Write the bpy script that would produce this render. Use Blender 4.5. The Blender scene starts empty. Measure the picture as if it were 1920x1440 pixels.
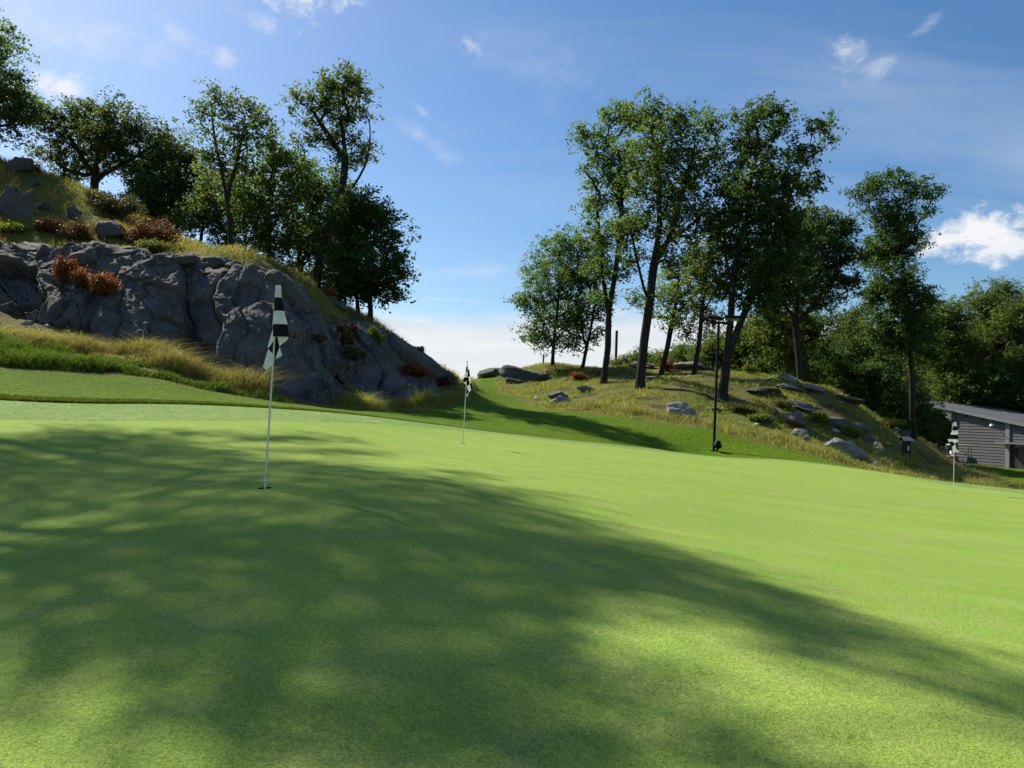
import bpy, math, random
import numpy as np
from mathutils import Vector, Matrix
from mathutils.geometry import delaunay_2d_cdt

# ------------------------------------------------------------------ camera
scene = bpy.context.scene
FPX, ROLL, PITCH, EYE = 1442.0, 0.040, math.atan(65 / 1442.0), 1.25
cr, sr, cp, sp = math.cos(ROLL), math.sin(ROLL), math.cos(PITCH), math.sin(PITCH)
R0, U0, FW = np.array([1., 0, 0]), np.array([0, -sp, cp]), np.array([0, cp, sp])
CR = cr * R0 + sr * U0
CU = -sr * R0 + cr * U0
CAM = np.array([0., 0., EYE])
cam = bpy.data.cameras.new('camera')
cam.sensor_width = 36.0
cam.lens = FPX / 1920 * 36
cam.clip_start, cam.clip_end = 0.05, 9000
camo = bpy.data.objects.new('camera', cam)
scene.collection.objects.link(camo)
M = Matrix.Identity(4)
for i in range(3):
    M[i][0], M[i][1], M[i][2], M[i][3] = CR[i], CU[i], -FW[i], CAM[i]
camo.matrix_world = M
scene.camera = camo

# ------------------------------------------------------------------ sun, sky, exposure
SUN_AZ = math.radians(-47.0)          # from the view axis (+Y), negative = left
SUN_EL = math.radians(43.5)
SUN = np.array([math.sin(SUN_AZ) * math.cos(SUN_EL), math.cos(SUN_AZ) * math.cos(SUN_EL), math.sin(SUN_EL)])
sl = bpy.data.lights.new('sun', 'SUN')
sl.energy, sl.angle, sl.color = 3.5, math.radians(0.53), (1.0, 0.93, 0.80)
so = bpy.data.objects.new('sun', sl)
scene.collection.objects.link(so)
so.rotation_euler = Vector(SUN).to_track_quat('Z', 'Y').to_euler()
vs = scene.view_settings
vs.view_transform, vs.look, vs.gamma = 'Standard', 'None', 1.0
vs.exposure = 1.22
vs.use_curve_mapping = False
SKY_STRENGTH = 0.078


def P(px, py, d):
    """world point seen at photograph pixel (px, py), d metres ahead"""
    v = FW + (px - 960) / FPX * CR + (720 - py) / FPX * CU
    return CAM + v * (d / v[1])


def XY(px, d, py=800):
    p = P(px, py, d)
    return (p[0], p[1])


# ---- node helpers
class NT:
    def __init__(s, tree):
        s.t = tree
        tree.nodes.clear()

    def n(s, kind, **kw):
        nd = s.t.nodes.new(kind)
        for k, v in kw.items():
            if k.startswith('i_'):
                key = k[2:]
                nd.inputs[int(key) if key.isdigit() else key.replace('_', ' ')].default_value = v
            else:
                setattr(nd, k, v)
        return nd

    def l(s, a, b):
        s.t.links.new(a, b)

    def val(s, x, sock):
        if isinstance(x, (int, float)):
            sock.default_value = x
        elif isinstance(x, (tuple, list)):
            sock.default_value = x
        else:
            s.l(x, sock)

    def math(s, op, a, b=None, c=None, clamp=False):
        nd = s.n('ShaderNodeMath', operation=op)
        nd.use_clamp = clamp
        s.val(a, nd.inputs[0])
        if b is not None:
            s.val(b, nd.inputs[1])
        if c is not None:
            s.val(c, nd.inputs[2])
        return nd.outputs[0]

    def dot(s, vec, c):
        nd = s.n('ShaderNodeVectorMath', operation='DOT_PRODUCT')
        s.l(vec, nd.inputs[0])
        nd.inputs[1].default_value = tuple(c)
        return nd.outputs['Value']

    def sstep(s, x, a, b, lo=0.0, hi=1.0):
        nd = s.n('ShaderNodeMapRange', interpolation_type='SMOOTHSTEP')
        s.val(x, nd.inputs[0])
        nd.inputs[1].default_value, nd.inputs[2].default_value = a, b
        nd.inputs[3].default_value, nd.inputs[4].default_value = lo, hi
        return nd.outputs[0]

    def noise(s, vec, scale, detail=4, rough=0.55, dist=0.0):
        nd = s.n('ShaderNodeTexNoise')
        if vec is not None:
            s.l(vec, nd.inputs['Vector'])
        nd.inputs['Scale'].default_value = scale
        nd.inputs['Detail'].default_value = detail
        nd.inputs['Roughness'].default_value = rough
        nd.inputs['Distortion'].default_value = dist
        return nd.outputs['Fac']

    def mapv(s, vec, scale=(1, 1, 1), rot=(0, 0, 0), loc=(0, 0, 0)):
        nd = s.n('ShaderNodeMapping')
        s.l(vec, nd.inputs[0])
        nd.inputs['Scale'].default_value = scale
        nd.inputs['Rotation'].default_value = rot
        nd.inputs['Location'].default_value = loc
        return nd.outputs[0]

    def mix(s, f, a, b, blend='MIX'):
        nd = s.n('ShaderNodeMix', data_type='RGBA', blend_type=blend)
        s.val(f, nd.inputs[0])
        for x, i in ((a, 6), (b, 7)):
            if isinstance(x, (tuple, list)):
                nd.inputs[i].default_value = tuple(x) if len(x) == 4 else tuple(x) + (1,)
            else:
                s.l(x, nd.inputs[i])
        return nd.outputs[2]

    def ramp(s, x, stops):
        nd = s.n('ShaderNodeValToRGB')
        s.l(x, nd.inputs[0])
        el = nd.color_ramp.elements
        while len(el) > 1:
            el.remove(el[0])
        el[0].position = stops[0][0]
        el[0].color = tuple(stops[0][1]) + (1,)
        for p, c in stops[1:]:
            e = el.new(p)
            e.color = tuple(c) + (1,)
        return nd.outputs[0]

    def bump(s, h, strength=0.5, dist=0.02, normal=None):
        nd = s.n('ShaderNodeBump')
        nd.inputs['Strength'].default_value = strength
        nd.inputs['Distance'].default_value = dist
        s.l(h, nd.inputs['Height'])
        if normal is not None:
            s.l(normal, nd.inputs['Normal'])
        return nd.outputs[0]


# ---- world: physical sky with clouds
world = bpy.data.worlds.new('World')
scene.world = world
world.use_nodes = True
w = NT(world.node_tree)
sky = w.n('ShaderNodeTexSky', sky_type='NISHITA')
sky.sun_disc = False
sky.sun_elevation = SUN_EL
sky.sun_rotation = SUN_AZ
sky.air_density, sky.dust_density, sky.ozone_density = 1.0, 0.75, 2.6
sky.altitude = 100
tc = w.n('ShaderNodeTexCoord')
dirv = tc.outputs['Generated']
sepd = w.n('ShaderNodeSeparateXYZ')
w.l(dirv, sepd.inputs[0])
zc = sepd.outputs[2]
# thin high streaks drawn out over the whole sky (flat layer mapping)
zz = w.math('ADD', w.math('MAXIMUM', zc, 0.0), 0.10)
pl = w.n('ShaderNodeVectorMath', operation='SCALE')
w.l(dirv, pl.inputs[0])
w.l(w.math('DIVIDE', 1.0, zz), pl.inputs['Scale'])
pv = pl.outputs[0]
cir = w.noise(w.mapv(pv, (0.55, 1.5, 0.4), (0, 0, 0.5)), 1.0, 7, 0.55, 0.7)
cirm = w.noise(w.mapv(pv, (0.35, 0.35, 0.2)), 1.0, 3)
cirrus = w.math('MULTIPLY', w.sstep(cir, 0.44, 0.82), w.sstep(cirm, 0.36, 0.66))
veil = w.math('MULTIPLY', cirrus, 0.34)
# bank of cloud along the horizon
bn = w.noise(w.mapv(dirv, (3.0, 3.0, 16.0)), 1.0, 6, 0.6)
bl = w.math('ADD', zc, w.math('MULTIPLY', w.math('SUBTRACT', bn, 0.5), 0.085))
bank = w.sstep(bl, 0.140, 0.112)
bsh = w.noise(w.mapv(dirv, (2.0, 2.0, 30.0)), 1.0, 5, 0.6)
# separate puffs: px, py, half width px, half height px, tilt, strength, softness
PUFFS = [(560, -15, 120, 72, 0.0, 0.95, 0.9), (500, 40, 40, 30, 0.3, 0.5, 1.0), (335, 68, 70, 30, 0.45, 0.42, 1.3), (420, 112, 32, 26, -0.6, 0.40, 1.2),
         (120, 165, 80, 36, 0.15, 0.85, 0.9), (885, 85, 34, 17, 0.6, 0.5, 1.2), (1585, 98, 62, 42, 0.55, 0.62, 1.1), (1640, 132, 52, 36, -0.3, 0.45, 1.2),
         (1742, 46, 42, 20, -0.5, 0.45, 1.2), (1850, 440, 150, 48, -0.12, 1.05, 0.75), (1905, 455, 110, 48, 0.0, 0.9, 0.7), (790, 602, 36, 10, 0.1, 0.5, 1.0),
         (140, 60, 230, 60, -0.05, 0.42, 1.6), (780, 250, 150, 22, 0.55, 0.32, 1.7), (800, 215, 90, 10, 0.6, 0.30, 1.6), (1010, 130, 240, 70, 0.25, 0.16, 1.6), (870, 510, 210, 22, -0.08, 0.22, 1.5)]
pn = w.noise(w.mapv(dirv, (15, 15, 21)), 1.0, 6, 0.62, 0.4)
pn2 = w.noise(w.mapv(dirv, (42, 42, 60)), 1.0, 5, 0.6, 0.6)
pnoise = w.math('ADD', w.math('MULTIPLY', w.math('SUBTRACT', pn, 0.5), 2.6), w.math('MULTIPLY', w.math('SUBTRACT', pn2, 0.5), 1.5))
acc = None
for px, py, rx, ry, tilt, st, soft in PUFFS:
    c = FW + (px - 960) / FPX * CR + (720 - py) / FPX * CU
    ln = np.linalg.norm(c)
    c = c / ln
    a = CR * math.cos(tilt) - CU * math.sin(tilt)
    b = CR * math.sin(tilt) + CU * math.cos(tilt)
    a = a - c * (a @ c); a /= np.linalg.norm(a)
    b = b - c * (b @ c); b /= np.linalg.norm(b)
    da = w.math('DIVIDE', w.dot(dirv, a), rx / FPX / ln)
    db = w.math('DIVIDE', w.dot(dirv, b), ry / FPX / ln)
    rr = w.math('SQRT', w.math('ADD', w.math('MULTIPLY', da, da), w.math('MULTIPLY', db, db)))
    f = w.math('ADD', w.math('SUBTRACT', 0.75, rr), pnoise)
    m = w.math('MULTIPLY', w.sstep(f, -0.15 * soft, 0.95 * soft), st)
    front = w.math('GREATER_THAN', w.dot(dirv, c), 0.5)
    m = w.math('MULTIPLY', m, front)
    acc = m if acc is None else w.math('MAXIMUM', acc, m)
# vapour trail
c0 = P(775, 560, 1) - CAM; c1 = P(912, 565, 1) - CAM
nrm = np.cross(c0, c1); nrm /= np.linalg.norm(nrm)
mid = c0 + c1; mid /= np.linalg.norm(mid)
tl = w.math('MULTIPLY', w.sstep(w.math('ABSOLUTE', w.dot(dirv, nrm)), 0.0014, 0.0004),
            w.sstep(w.dot(dirv, mid), math.cos(0.055), math.cos(0.035)))
skc = w.n('ShaderNodeHueSaturation')
skc.inputs['Saturation'].default_value = 1.24
skc.inputs['Value'].default_value = 0.72
w.l(sky.outputs[0], skc.inputs['Color'])
CW = 5.0
col = w.mix(veil, skc.outputs[0], (0.86 * CW, 0.92 * CW, 1.0 * CW))
col = w.mix(w.math('MULTIPLY', tl, 0.25), col, (CW, CW, CW))
bankc = w.mix(w.sstep(bsh, 0.3, 0.7), (0.82 * CW, 0.86 * CW, 0.92 * CW), (1.02 * CW, 1.02 * CW, 1.02 * CW))
col = w.mix(w.math('MULTIPLY', bank, 0.90), col, bankc)
col = w.mix(w.math('MINIMUM', acc, 0.97), col, (1.02 * CW, 1.03 * CW, 1.06 * CW))
bg = w.n('ShaderNodeBackground')
w.l(col, bg.inputs[0])
bg.inputs[1].default_value = SKY_STRENGTH
wo = w.n('ShaderNodeOutputWorld')
w.l(bg.outputs[0], wo.inputs[0])

# ------------------------------------------------------------------ helpers
rng = np.random.default_rng(7)
COL = scene.collection


def tag(o, label=None, cat=None, group=None, kind=None):
    if label: o['label'] = label
    if cat: o['category'] = cat
    if group: o['group'] = group
    if kind: o['kind'] = kind
    return o


def empty(name, loc=(0, 0, 0)):
    o = bpy.data.objects.new(name, None)
    COL.objects.link(o)
    o.location = tuple(loc)
    o.empty_display_size = 0.2
    return o


def link(name, me, mat=None, parent=None):
    o = bpy.data.objects.new(name, me)
    COL.objects.link(o)
    if mat is not None and len(me.materials) == 0:
        me.materials.append(mat)
    if parent is not None:
        o.parent = parent
        # meshes are given in world coordinates
        o.matrix_parent_inverse = Matrix.Translation(-Vector(parent.location))
    return o


def mesh_np(name, V, F, smooth=False, attr=None):
    """V (n,3); F (m,k) all faces with k corners"""
    V = np.asarray(V, dtype=np.float32)
    F = np.asarray(F, dtype=np.int32)
    me = bpy.data.meshes.new(name)
    m, k = F.shape
    me.vertices.add(len(V))
    me.vertices.foreach_set('co', V.ravel())
    me.loops.add(m * k)
    me.loops.foreach_set('vertex_index', F.ravel())
    me.polygons.add(m)
    me.polygons.foreach_set('loop_start', np.arange(0, m * k, k, dtype=np.int32))
    if smooth:
        me.polygons.foreach_set('use_smooth', np.ones(m, dtype=bool))
    if attr is not None:
        for an, av in attr.items():
            a = me.attributes.new(an, 'FLOAT', 'FACE')
            a.data.foreach_set('value', np.asarray(av, dtype=np.float32))
    me.update(calc_edges=True)
    return me


def hash3(ix, iy, iz, seed):
    n = (ix * 374761393 + iy * 668265263 + iz * 2147483647 + seed * 1274126177) & 0xFFFFFFFF
    n = ((n ^ (n >> 13)) * 1274126177) & 0xFFFFFFFF
    n = n ^ (n >> 16)
    return (n & 0xFFFFFF) / float(0xFFFFFF)


def vnoise(p, seed=0):
    p = np.asarray(p, dtype=np.float64)
    i = np.floor(p).astype(np.int64)
    f = p - i
    u = f * f * (3 - 2 * f)
    r = 0
    for dx in (0, 1):
        for dy in (0, 1):
            for dz in (0, 1):
                wgt = (u[..., 0] if dx else 1 - u[..., 0]) * (u[..., 1] if dy else 1 - u[..., 1]) * (u[..., 2] if dz else 1 - u[..., 2])
                r = r + wgt * hash3(i[..., 0] + dx, i[..., 1] + dy, i[..., 2] + dz, seed)
    return r * 2 - 1


def fbm(p, octaves=4, seed=0, gain=0.5):
    a, r = 1.0, 0
    p = np.asarray(p, dtype=np.float64)
    for o in range(octaves):
        r = r + a * vnoise(p * (2.03 ** o) + 17.3 * o, seed + o)
        a *= gain
    return r


def box_v(x0, x1, y0, y1, z0, z1):
    V = [(x, y, z) for x in (x0, x1) for y in (y0, y1) for z in (z0, z1)]
    F = [(0, 1, 3, 2), (4, 6, 7, 5), (0, 4, 5, 1), (2, 3, 7, 6), (0, 2, 6, 4), (1, 5, 7, 3)]
    return V, F


class MB:
    """collects boxes and tubes into one mesh"""
    def __init__(s):
        s.V, s.F = [], []

    def add(s, V, F):
        o = len(s.V)
        s.V += [tuple(v) for v in V]
        s.F += [tuple(i + o for i in f) for f in F]
        return s

    def box(s, x0, x1, y0, y1, z0, z1):
        return s.add(*box_v(x0, x1, y0, y1, z0, z1))

    def tube(s, pts, rad, n=10, cap=True):
        pts = [np.array(p, float) for p in pts]
        if isinstance(rad, (int, float)):
            rad = [rad] * len(pts)
        V, F = [], []
        for i, p in enumerate(pts):
            t = (pts[min(i + 1, len(pts) - 1)] - pts[max(i - 1, 0)])
            t = t / (np.linalg.norm(t) + 1e-9)
            ref = np.array([0, 0, 1.]) if abs(t[2]) < 0.9 else np.array([1., 0, 0])
            a = np.cross(t, ref); a /= np.linalg.norm(a)
            b = np.cross(t, a)
            for k in range(n):
                th = 2 * math.pi * k / n
                V.append(p + rad[i] * (math.cos(th) * a + math.sin(th) * b))
        for i in range(len(pts) - 1):
            for k in range(n):
                F.append((i * n + k, i * n + (k + 1) % n, (i + 1) * n + (k + 1) % n, (i + 1) * n + k))
        if cap:
            F.append(tuple(range(n)))
            F.append(tuple(range((len(pts) - 1) * n, len(pts) * n))[::-1])
        return s.add(V, F)

    def build(s, name, mat, parent=None, T=None, smooth=False, bevel=0):
        V = s.V
        if T is not None:
            V = [tuple(T @ Vector(v)) for v in V]
        me = bpy.data.meshes.new(name)
        me.from_pydata(V, [], s.F)
        me.update()
        if smooth:
            me.polygons.foreach_set('use_smooth', [True] * len(me.polygons))
        o = link(name, me, mat, parent)
        if bevel:
            md = o.modifiers.new('bevel', 'BEVEL')
            md.width, md.segments, md.limit_method = bevel, 2, 'ANGLE'
        return o


# ------------------------------------------------------------------ materials
def new_mat(name):
    m = bpy.data.materials.new(name)
    m.use_nodes = True
    return m, NT(m.node_tree)


def finish(t, color, rough=0.8, spec=0.2, normal=None, extra=None):
    b = t.n('ShaderNodeBsdfPrincipled')
    t.val(color if not (isinstance(color, tuple) and len(color) == 3) else color + (1,), b.inputs['Base Color'])
    t.val(rough, b.inputs['Roughness'])
    b.inputs['Specular IOR Level'].default_value = spec
    if normal is not None:
        t.l(normal, b.inputs['Normal'])
    for k, v in (extra or {}).items():
        t.val(v, b.inputs[k])
    o = t.n('ShaderNodeOutputMaterial')
    t.l(b.outputs[0], o.inputs[0])
    return b


def pos(t):
    return t.n('ShaderNodeNewGeometry').outputs['Position']


def grass_mat(name, c1, c2, c3, fine=160, big=0.5, bstr=0.7, bdist=0.01, streak=None, sheen=0.12):
    m, t = new_mat(name)
    p = pos(t)
    nb = t.noise(p, big, 5, 0.6)
    nm = t.noise(p, big * 9, 4, 0.6)
    nf = t.noise(p, fine, 3, 0.6)
    c = t.mix(t.sstep(nb, 0.32, 0.68), c1, c2)
    c = t.mix(t.math('MULTIPLY', t.sstep(nm, 0.42, 0.72), 0.7), c, c3)
    f2 = t.noise(p, fine * 0.37, 3, 0.6)
    k = t.math('ADD', t.sstep(nf, 0.25, 0.75, 0.58, 1.40), t.sstep(f2, 0.25, 0.75, -0.16, 0.16))
    if streak:
        sn = t.noise(t.mapv(p, streak[0], (0, 0, streak[1])), 1.0, 3, 0.5)
        k = t.math('MULTIPLY', k, t.sstep(sn, 0.3, 0.7, 0.95, 1.05))
    kc = t.n('ShaderNodeCombineColor')
    for i in range(3):
        t.l(k, kc.inputs[i])
    c = t.mix(1.0, c, kc.outputs[0], 'MULTIPLY')
    h = t.math('ADD', nf, t.math('MULTIPLY', f2, 1.2))
    finish(t, c, 0.9, 0.04, t.bump(h, bstr, bdist))
    return m


def leaf_mat(name, stops, trans=0.55, rough=0.6, spec=0.18, transtint=(1.65, 1.55, 0.75)):
    m, t = new_mat(name)
    a = t.n('ShaderNodeAttribute', attribute_name='rnd', attribute_type='GEOMETRY')
    c = t.ramp(a.outputs['Fac'], stops)
    oi = t.n('ShaderNodeObjectInfo')
    hs = t.n('ShaderNodeHueSaturation')
    t.l(c, hs.inputs['Color'])
    t.l(t.sstep(oi.outputs['Random'], 0, 1, 0.485, 0.512), hs.inputs['Hue'])
    t.l(t.sstep(oi.outputs['Random'], 0, 1, 0.85, 1.12), hs.inputs['Value'])
    c = hs.outputs[0]
    b = t.n('ShaderNodeBsdfPrincipled')
    t.l(c, b.inputs['Base Color'])
    b.inputs['Roughness'].default_value = rough
    b.inputs['Specular IOR Level'].default_value = spec
    tr = t.n('ShaderNodeBsdfTranslucent')
    t.l(t.mix(1.0, c, transtint, 'MULTIPLY'), tr.inputs[0])
    mx = t.n('ShaderNodeMixShader')
    mx.inputs[0].default_value = trans
    t.l(b.outputs[0], mx.inputs[1])
    t.l(tr.outputs[0], mx.inputs[2])
    o = t.n('ShaderNodeOutputMaterial')
    t.l(mx.outputs[0], o.inputs[0])
    return m


def rock_mat(name, dark, light, lichen, lich=0.55, warm=(0.14, 0.10, 0.07)):
    m, t = new_mat(name)
    p = pos(t)
    n1 = t.noise(p, 0.9, 6, 0.65, 0.4)
    n2 = t.noise(p, 6.0, 6, 0.7)
    n3 = t.noise(p, 40.0, 4, 0.7)
    c = t.mix(t.sstep(n1, 0.33, 0.68), dark, light)
    st = t.noise(t.mapv(p, (2.2, 2.2, 0.35)), 1.3, 5, 0.6)
    c = t.mix(t.math('MULTIPLY', t.sstep(st, 0.52, 0.72), 0.55), c, warm)
    c = t.mix(t.math('MULTIPLY', t.sstep(n2, 0.53, 0.66), lich), c, lichen)
    k = t.sstep(n3, 0.2, 0.8, 0.72, 1.25)
    kc = t.n('ShaderNodeCombineColor')
    for i in range(3):
        t.l(k, kc.inputs[i])
    c = t.mix(1.0, c, kc.outputs[0], 'MULTIPLY')
    # moss on flat tops
    g = t.n('ShaderNodeNewGeometry')
    sz = t.n('ShaderNodeSeparateXYZ')
    t.l(g.outputs['Normal'], sz.inputs[0])
    mo = t.math('MULTIPLY', t.sstep(sz.outputs[2], 0.62, 0.93), t.sstep(t.noise(p, 2.3, 4), 0.50, 0.62))
    c = t.mix(t.math('MULTIPLY', mo, 0.6), c, (0.10, 0.115, 0.03))
    vor = t.n('ShaderNodeTexVoronoi', feature='DISTANCE_TO_EDGE')
    t.l(t.mapv(p, (1, 1, 0.45)), vor.inputs['Vector'])
    vor.inputs['Scale'].default_value = 1.1
    h = t.math('ADD', t.math('MULTIPLY', n2, 1.0), t.math('MULTIPLY', n3, 0.35))
    h = t.math('ADD', h, t.math('MULTIPLY', t.sstep(vor.outputs['Distance'], 0.0, 0.05), 0.5))
    finish(t, c, 0.88, 0.25, t.bump(h, 0.8, 0.07))
    return m


MAT = {}
MAT['green'] = grass_mat('putting_green', (0.195, 0.300, 0.052), (0.220, 0.312, 0.062), (0.250, 0.305, 0.085), fine=150, big=0.35, bstr=0.55, bdist=0.008, streak=((0.25, 2.2, 1), 0.25))
MAT['fringe'] = grass_mat('fringe', (0.150, 0.245, 0.055), (0.185, 0.275, 0.075), (0.24, 0.31, 0.13), fine=34, big=0.5, bstr=0.9, bdist=0.03)
MAT['lawn'] = grass_mat('mown_grass', (0.066, 0.135, 0.006), (0.096, 0.162, 0.009), (0.100, 0.148, 0.016), fine=22, big=0.35, bstr=1.0, bdist=0.05)


def natural_mat():
    m, t = new_mat('hillside')
    p = pos(t)
    n1 = t.noise(p, 0.28, 6, 0.65, 0.5)
    n2 = t.noise(t.mapv(p, (1, 1, 1), (0, 0, 0), (31, 7, 3)), 0.7, 6, 0.65, 0.6)
    n3 = t.noise(p, 5.0, 5, 0.7)
    n4 = t.noise(p, 30.0, 4, 0.7)
    c = t.mix(t.sstep(n1, 0.40, 0.60), (0.150, 0.165, 0.034), (0.195, 0.175, 0.050))
    c = t.mix(t.math('MULTIPLY', t.sstep(n2, 0.50, 0.60), 0.9), c, (0.085, 0.060, 0.040))
    c = t.mix(t.math('MULTIPLY', t.sstep(n3, 0.56, 0.68), 0.5), c, (0.19, 0.16, 0.12))
    c = t.mix(t.math('MULTIPLY', t.sstep(n3, 0.42, 0.30), 0.6), c, (0.05, 0.075, 0.018))
    k = t.sstep(n4, 0.2, 0.8, 0.6, 1.4)
    kc = t.n('ShaderNodeCombineColor')
    for i in range(3):
        t.l(k, kc.inputs[i])
    c = t.mix(1.0, c, kc.outputs[0], 'MULTIPLY')
    h = t.math('ADD', t.math('MULTIPLY', n3, 1.6), n4)
    finish(t, c, 0.95, 0.1, t.bump(h, 1.0, 0.09))
    return m


MAT['hill'] = natural_mat()
MAT['rock'] = rock_mat('rock', (0.056, 0.057, 0.059), (0.112, 0.112, 0.112), (0.175, 0.174, 0.166))
MAT['rock_pale'] = rock_mat('rock_pale', (0.15, 0.15, 0.145), (0.26, 0.255, 0.24), (0.32, 0.33, 0.29), 0.6, (0.17, 0.14, 0.11))
MAT['stone'] = rock_mat('stone_chip', (0.24, 0.22, 0.20), (0.38, 0.36, 0.33), (0.42, 0.41, 0.38), 0.4, (0.22, 0.17, 0.13))


def bark_mat():
    m, t = new_mat('bark')
    p = pos(t)
    n = t.noise(t.mapv(p, (14, 14, 2.2)), 1.0, 5, 0.65)
    n2 = t.noise(p, 1.5, 3)
    c = t.mix(n, (0.014, 0.012, 0.010), (0.050, 0.042, 0.035))
    c = t.mix(t.math('MULTIPLY', t.sstep(n2, 0.55, 0.7), 0.4), c, (0.06, 0.06, 0.05))
    finish(t, c, 0.95, 0.1, t.bump(n, 1.0, 0.04))
    return m


MAT['bark'] = bark_mat()
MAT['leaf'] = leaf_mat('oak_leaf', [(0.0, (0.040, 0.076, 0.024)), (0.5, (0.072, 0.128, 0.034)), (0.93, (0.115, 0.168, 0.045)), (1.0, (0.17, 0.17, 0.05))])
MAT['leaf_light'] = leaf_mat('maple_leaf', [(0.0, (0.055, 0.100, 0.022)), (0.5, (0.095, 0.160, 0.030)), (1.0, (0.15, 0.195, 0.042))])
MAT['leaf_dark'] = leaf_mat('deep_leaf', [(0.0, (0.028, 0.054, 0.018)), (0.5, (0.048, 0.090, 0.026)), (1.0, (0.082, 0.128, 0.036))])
MAT['bracken'] = leaf_mat('dead_bracken', [(0.0, (0.10, 0.040, 0.016)), (0.5, (0.25, 0.105, 0.030)), (1.0, (0.36, 0.18, 0.05))], trans=0.35, transtint=(1.2, 0.9, 0.5))
MAT['russet'] = leaf_mat('russet_shrub', [(0.0, (0.060, 0.035, 0.018)), (0.45, (0.15, 0.075, 0.032)), (0.75, (0.20, 0.12, 0.05)), (1.0, (0.10, 0.12, 0.03))], trans=0.35, transtint=(1.2, 0.9, 0.5))
MAT['olive'] = leaf_mat('olive_shrub', [(0.0, (0.045, 0.050, 0.022)), (0.6, (0.085, 0.095, 0.035)), (1.0, (0.14, 0.12, 0.055))], trans=0.3)
MAT['fresh'] = leaf_mat('fresh_shrub', [(0.0, (0.060, 0.100, 0.018)), (0.6, (0.12, 0.165, 0.025)), (1.0, (0.18, 0.20, 0.035))], trans=0.4)
MAT['straw'] = leaf_mat('straw_grass', [(0.0, (0.135, 0.185, 0.035)), (0.4, (0.27, 0.275, 0.070)), (0.75, (0.43, 0.395, 0.160)), (1.0, (0.58, 0.54, 0.30))], trans=0.5, spec=0.15, transtint=(1.1, 1.05, 0.7))
MAT['tuft'] = leaf_mat('green_tuft', [(0.0, (0.055, 0.100, 0.018)), (0.5, (0.11, 0.165, 0.026)), (0.85, (0.19, 0.205, 0.042)), (1.0, (0.28, 0.23, 0.07))], trans=0.45, spec=0.15)
MAT['ruff'] = leaf_mat('rough_grass', [(0.0, (0.035, 0.075, 0.014)), (0.6, (0.070, 0.125, 0.020)), (1.0, (0.12, 0.15, 0.035))], trans=0.45, spec=0.15)
MAT['blade'] = leaf_mat('turf_blade', [(0.0, (0.105, 0.185, 0.026)), (0.5, (0.165, 0.255, 0.040)), (0.9, (0.215, 0.285, 0.060)), (1.0, (0.30, 0.30, 0.11))], trans=0.35, spec=0.2)


def plain(name, c, rough=0.6, spec=0.4, metal=0.0, var=0.12, scale=6.0, bump=0.0):
    m, t = new_mat(name)
    p = pos(t)
    n = t.noise(p, scale, 5, 0.65)
    k = t.sstep(n, 0.25, 0.75, 1 - var, 1 + var)
    kc = t.n('ShaderNodeCombineColor')
    for i in range(3):
        t.l(k, kc.inputs[i])
    cc = t.mix(1.0, c, kc.outputs[0], 'MULTIPLY')
    finish(t, cc, rough, spec, t.bump(n, 0.3, bump) if bump else None, {'Metallic': metal})
    return m


MAT['black_metal'] = plain('black_metal', (0.008, 0.008, 0.008), 0.7, 0.12)
MAT['fibreglass'] = plain('pole_paint', (0.62, 0.64, 0.60), 0.4, 0.4, 0, 0.06)
MAT['cup'] = plain('cup_plastic', (0.30, 0.31, 0.29), 0.6)
MAT['soil'] = plain('soil', (0.03, 0.022, 0.015), 0.95, 0.1)
MAT['glass'] = plain('lamp_glass', (0.16, 0.17, 0.18), 0.2, 0.4)


def cloth_mat(name, c):
    m, t = new_mat(name)
    p = pos(t)
    n = t.noise(p, 35, 4, 0.6)
    k = t.sstep(n, 0.2, 0.8, 0.88, 1.08)
    kc = t.n('ShaderNodeCombineColor')
    for i in range(3):
        t.l(k, kc.inputs[i])
    cc = t.mix(1.0, c, kc.outputs[0], 'MULTIPLY')
    b = t.n('ShaderNodeBsdfPrincipled')
    t.l(cc, b.inputs['Base Color'])
    b.inputs['Roughness'].default_value = 0.75
    b.inputs['Specular IOR Level'].default_value = 0.25
    t.l(t.bump(t.noise(p, 22, 3, 0.5), 0.35, 0.02), b.inputs['Normal'])
    tr = t.n('ShaderNodeBsdfTranslucent')
    t.l(cc, tr.inputs[0])
    mx = t.n('ShaderNodeMixShader')
    mx.inputs[0].default_value = 0.42
    t.l(b.outputs[0], mx.inputs[1]); t.l(tr.outputs[0], mx.inputs[2])
    o = t.n('ShaderNodeOutputMaterial')
    t.l(mx.outputs[0], o.inputs[0])
    return m


MAT['cloth_white'] = cloth_mat('flag_white', (0.86, 0.87, 0.86))
MAT['cloth_black'] = cloth_mat('flag_black', (0.012, 0.013, 0.018))
MAT['siding'] = plain('siding_paint', (0.098, 0.098, 0.102), 0.7, 0.3, 0, 0.14, 3.0)
MAT['trim'] = plain('trim_paint', (0.20, 0.215, 0.235), 0.6, 0.3)
MAT['roof'] = plain('roof_felt', (0.085, 0.088, 0.095), 0.9, 0.2, 0, 0.25, 8.0, 0.01)
MAT['dark'] = plain('interior_shade', (0.02, 0.021, 0.023), 0.8)  # shade inside the door opening, put into the colour
MAT['door'] = plain('door_paint', (0.045, 0.05, 0.055), 0.5)
MAT['concrete'] = plain('concrete', (0.34, 0.33, 0.31), 0.9, 0.2, 0, 0.15, 4.0)
MAT['wood'] = plain('weathered_wood', (0.26, 0.235, 0.195), 0.85, 0.2, 0, 0.2, 5.0)
MAT['cream'] = plain('cream_vinyl', (0.55, 0.49, 0.38), 0.5, 0.4)
MAT['rubber'] = plain('rubber', (0.012, 0.012, 0.012), 0.9)
MAT['white'] = plain('white_paper', (0.75, 0.75, 0.72), 0.7)
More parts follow.
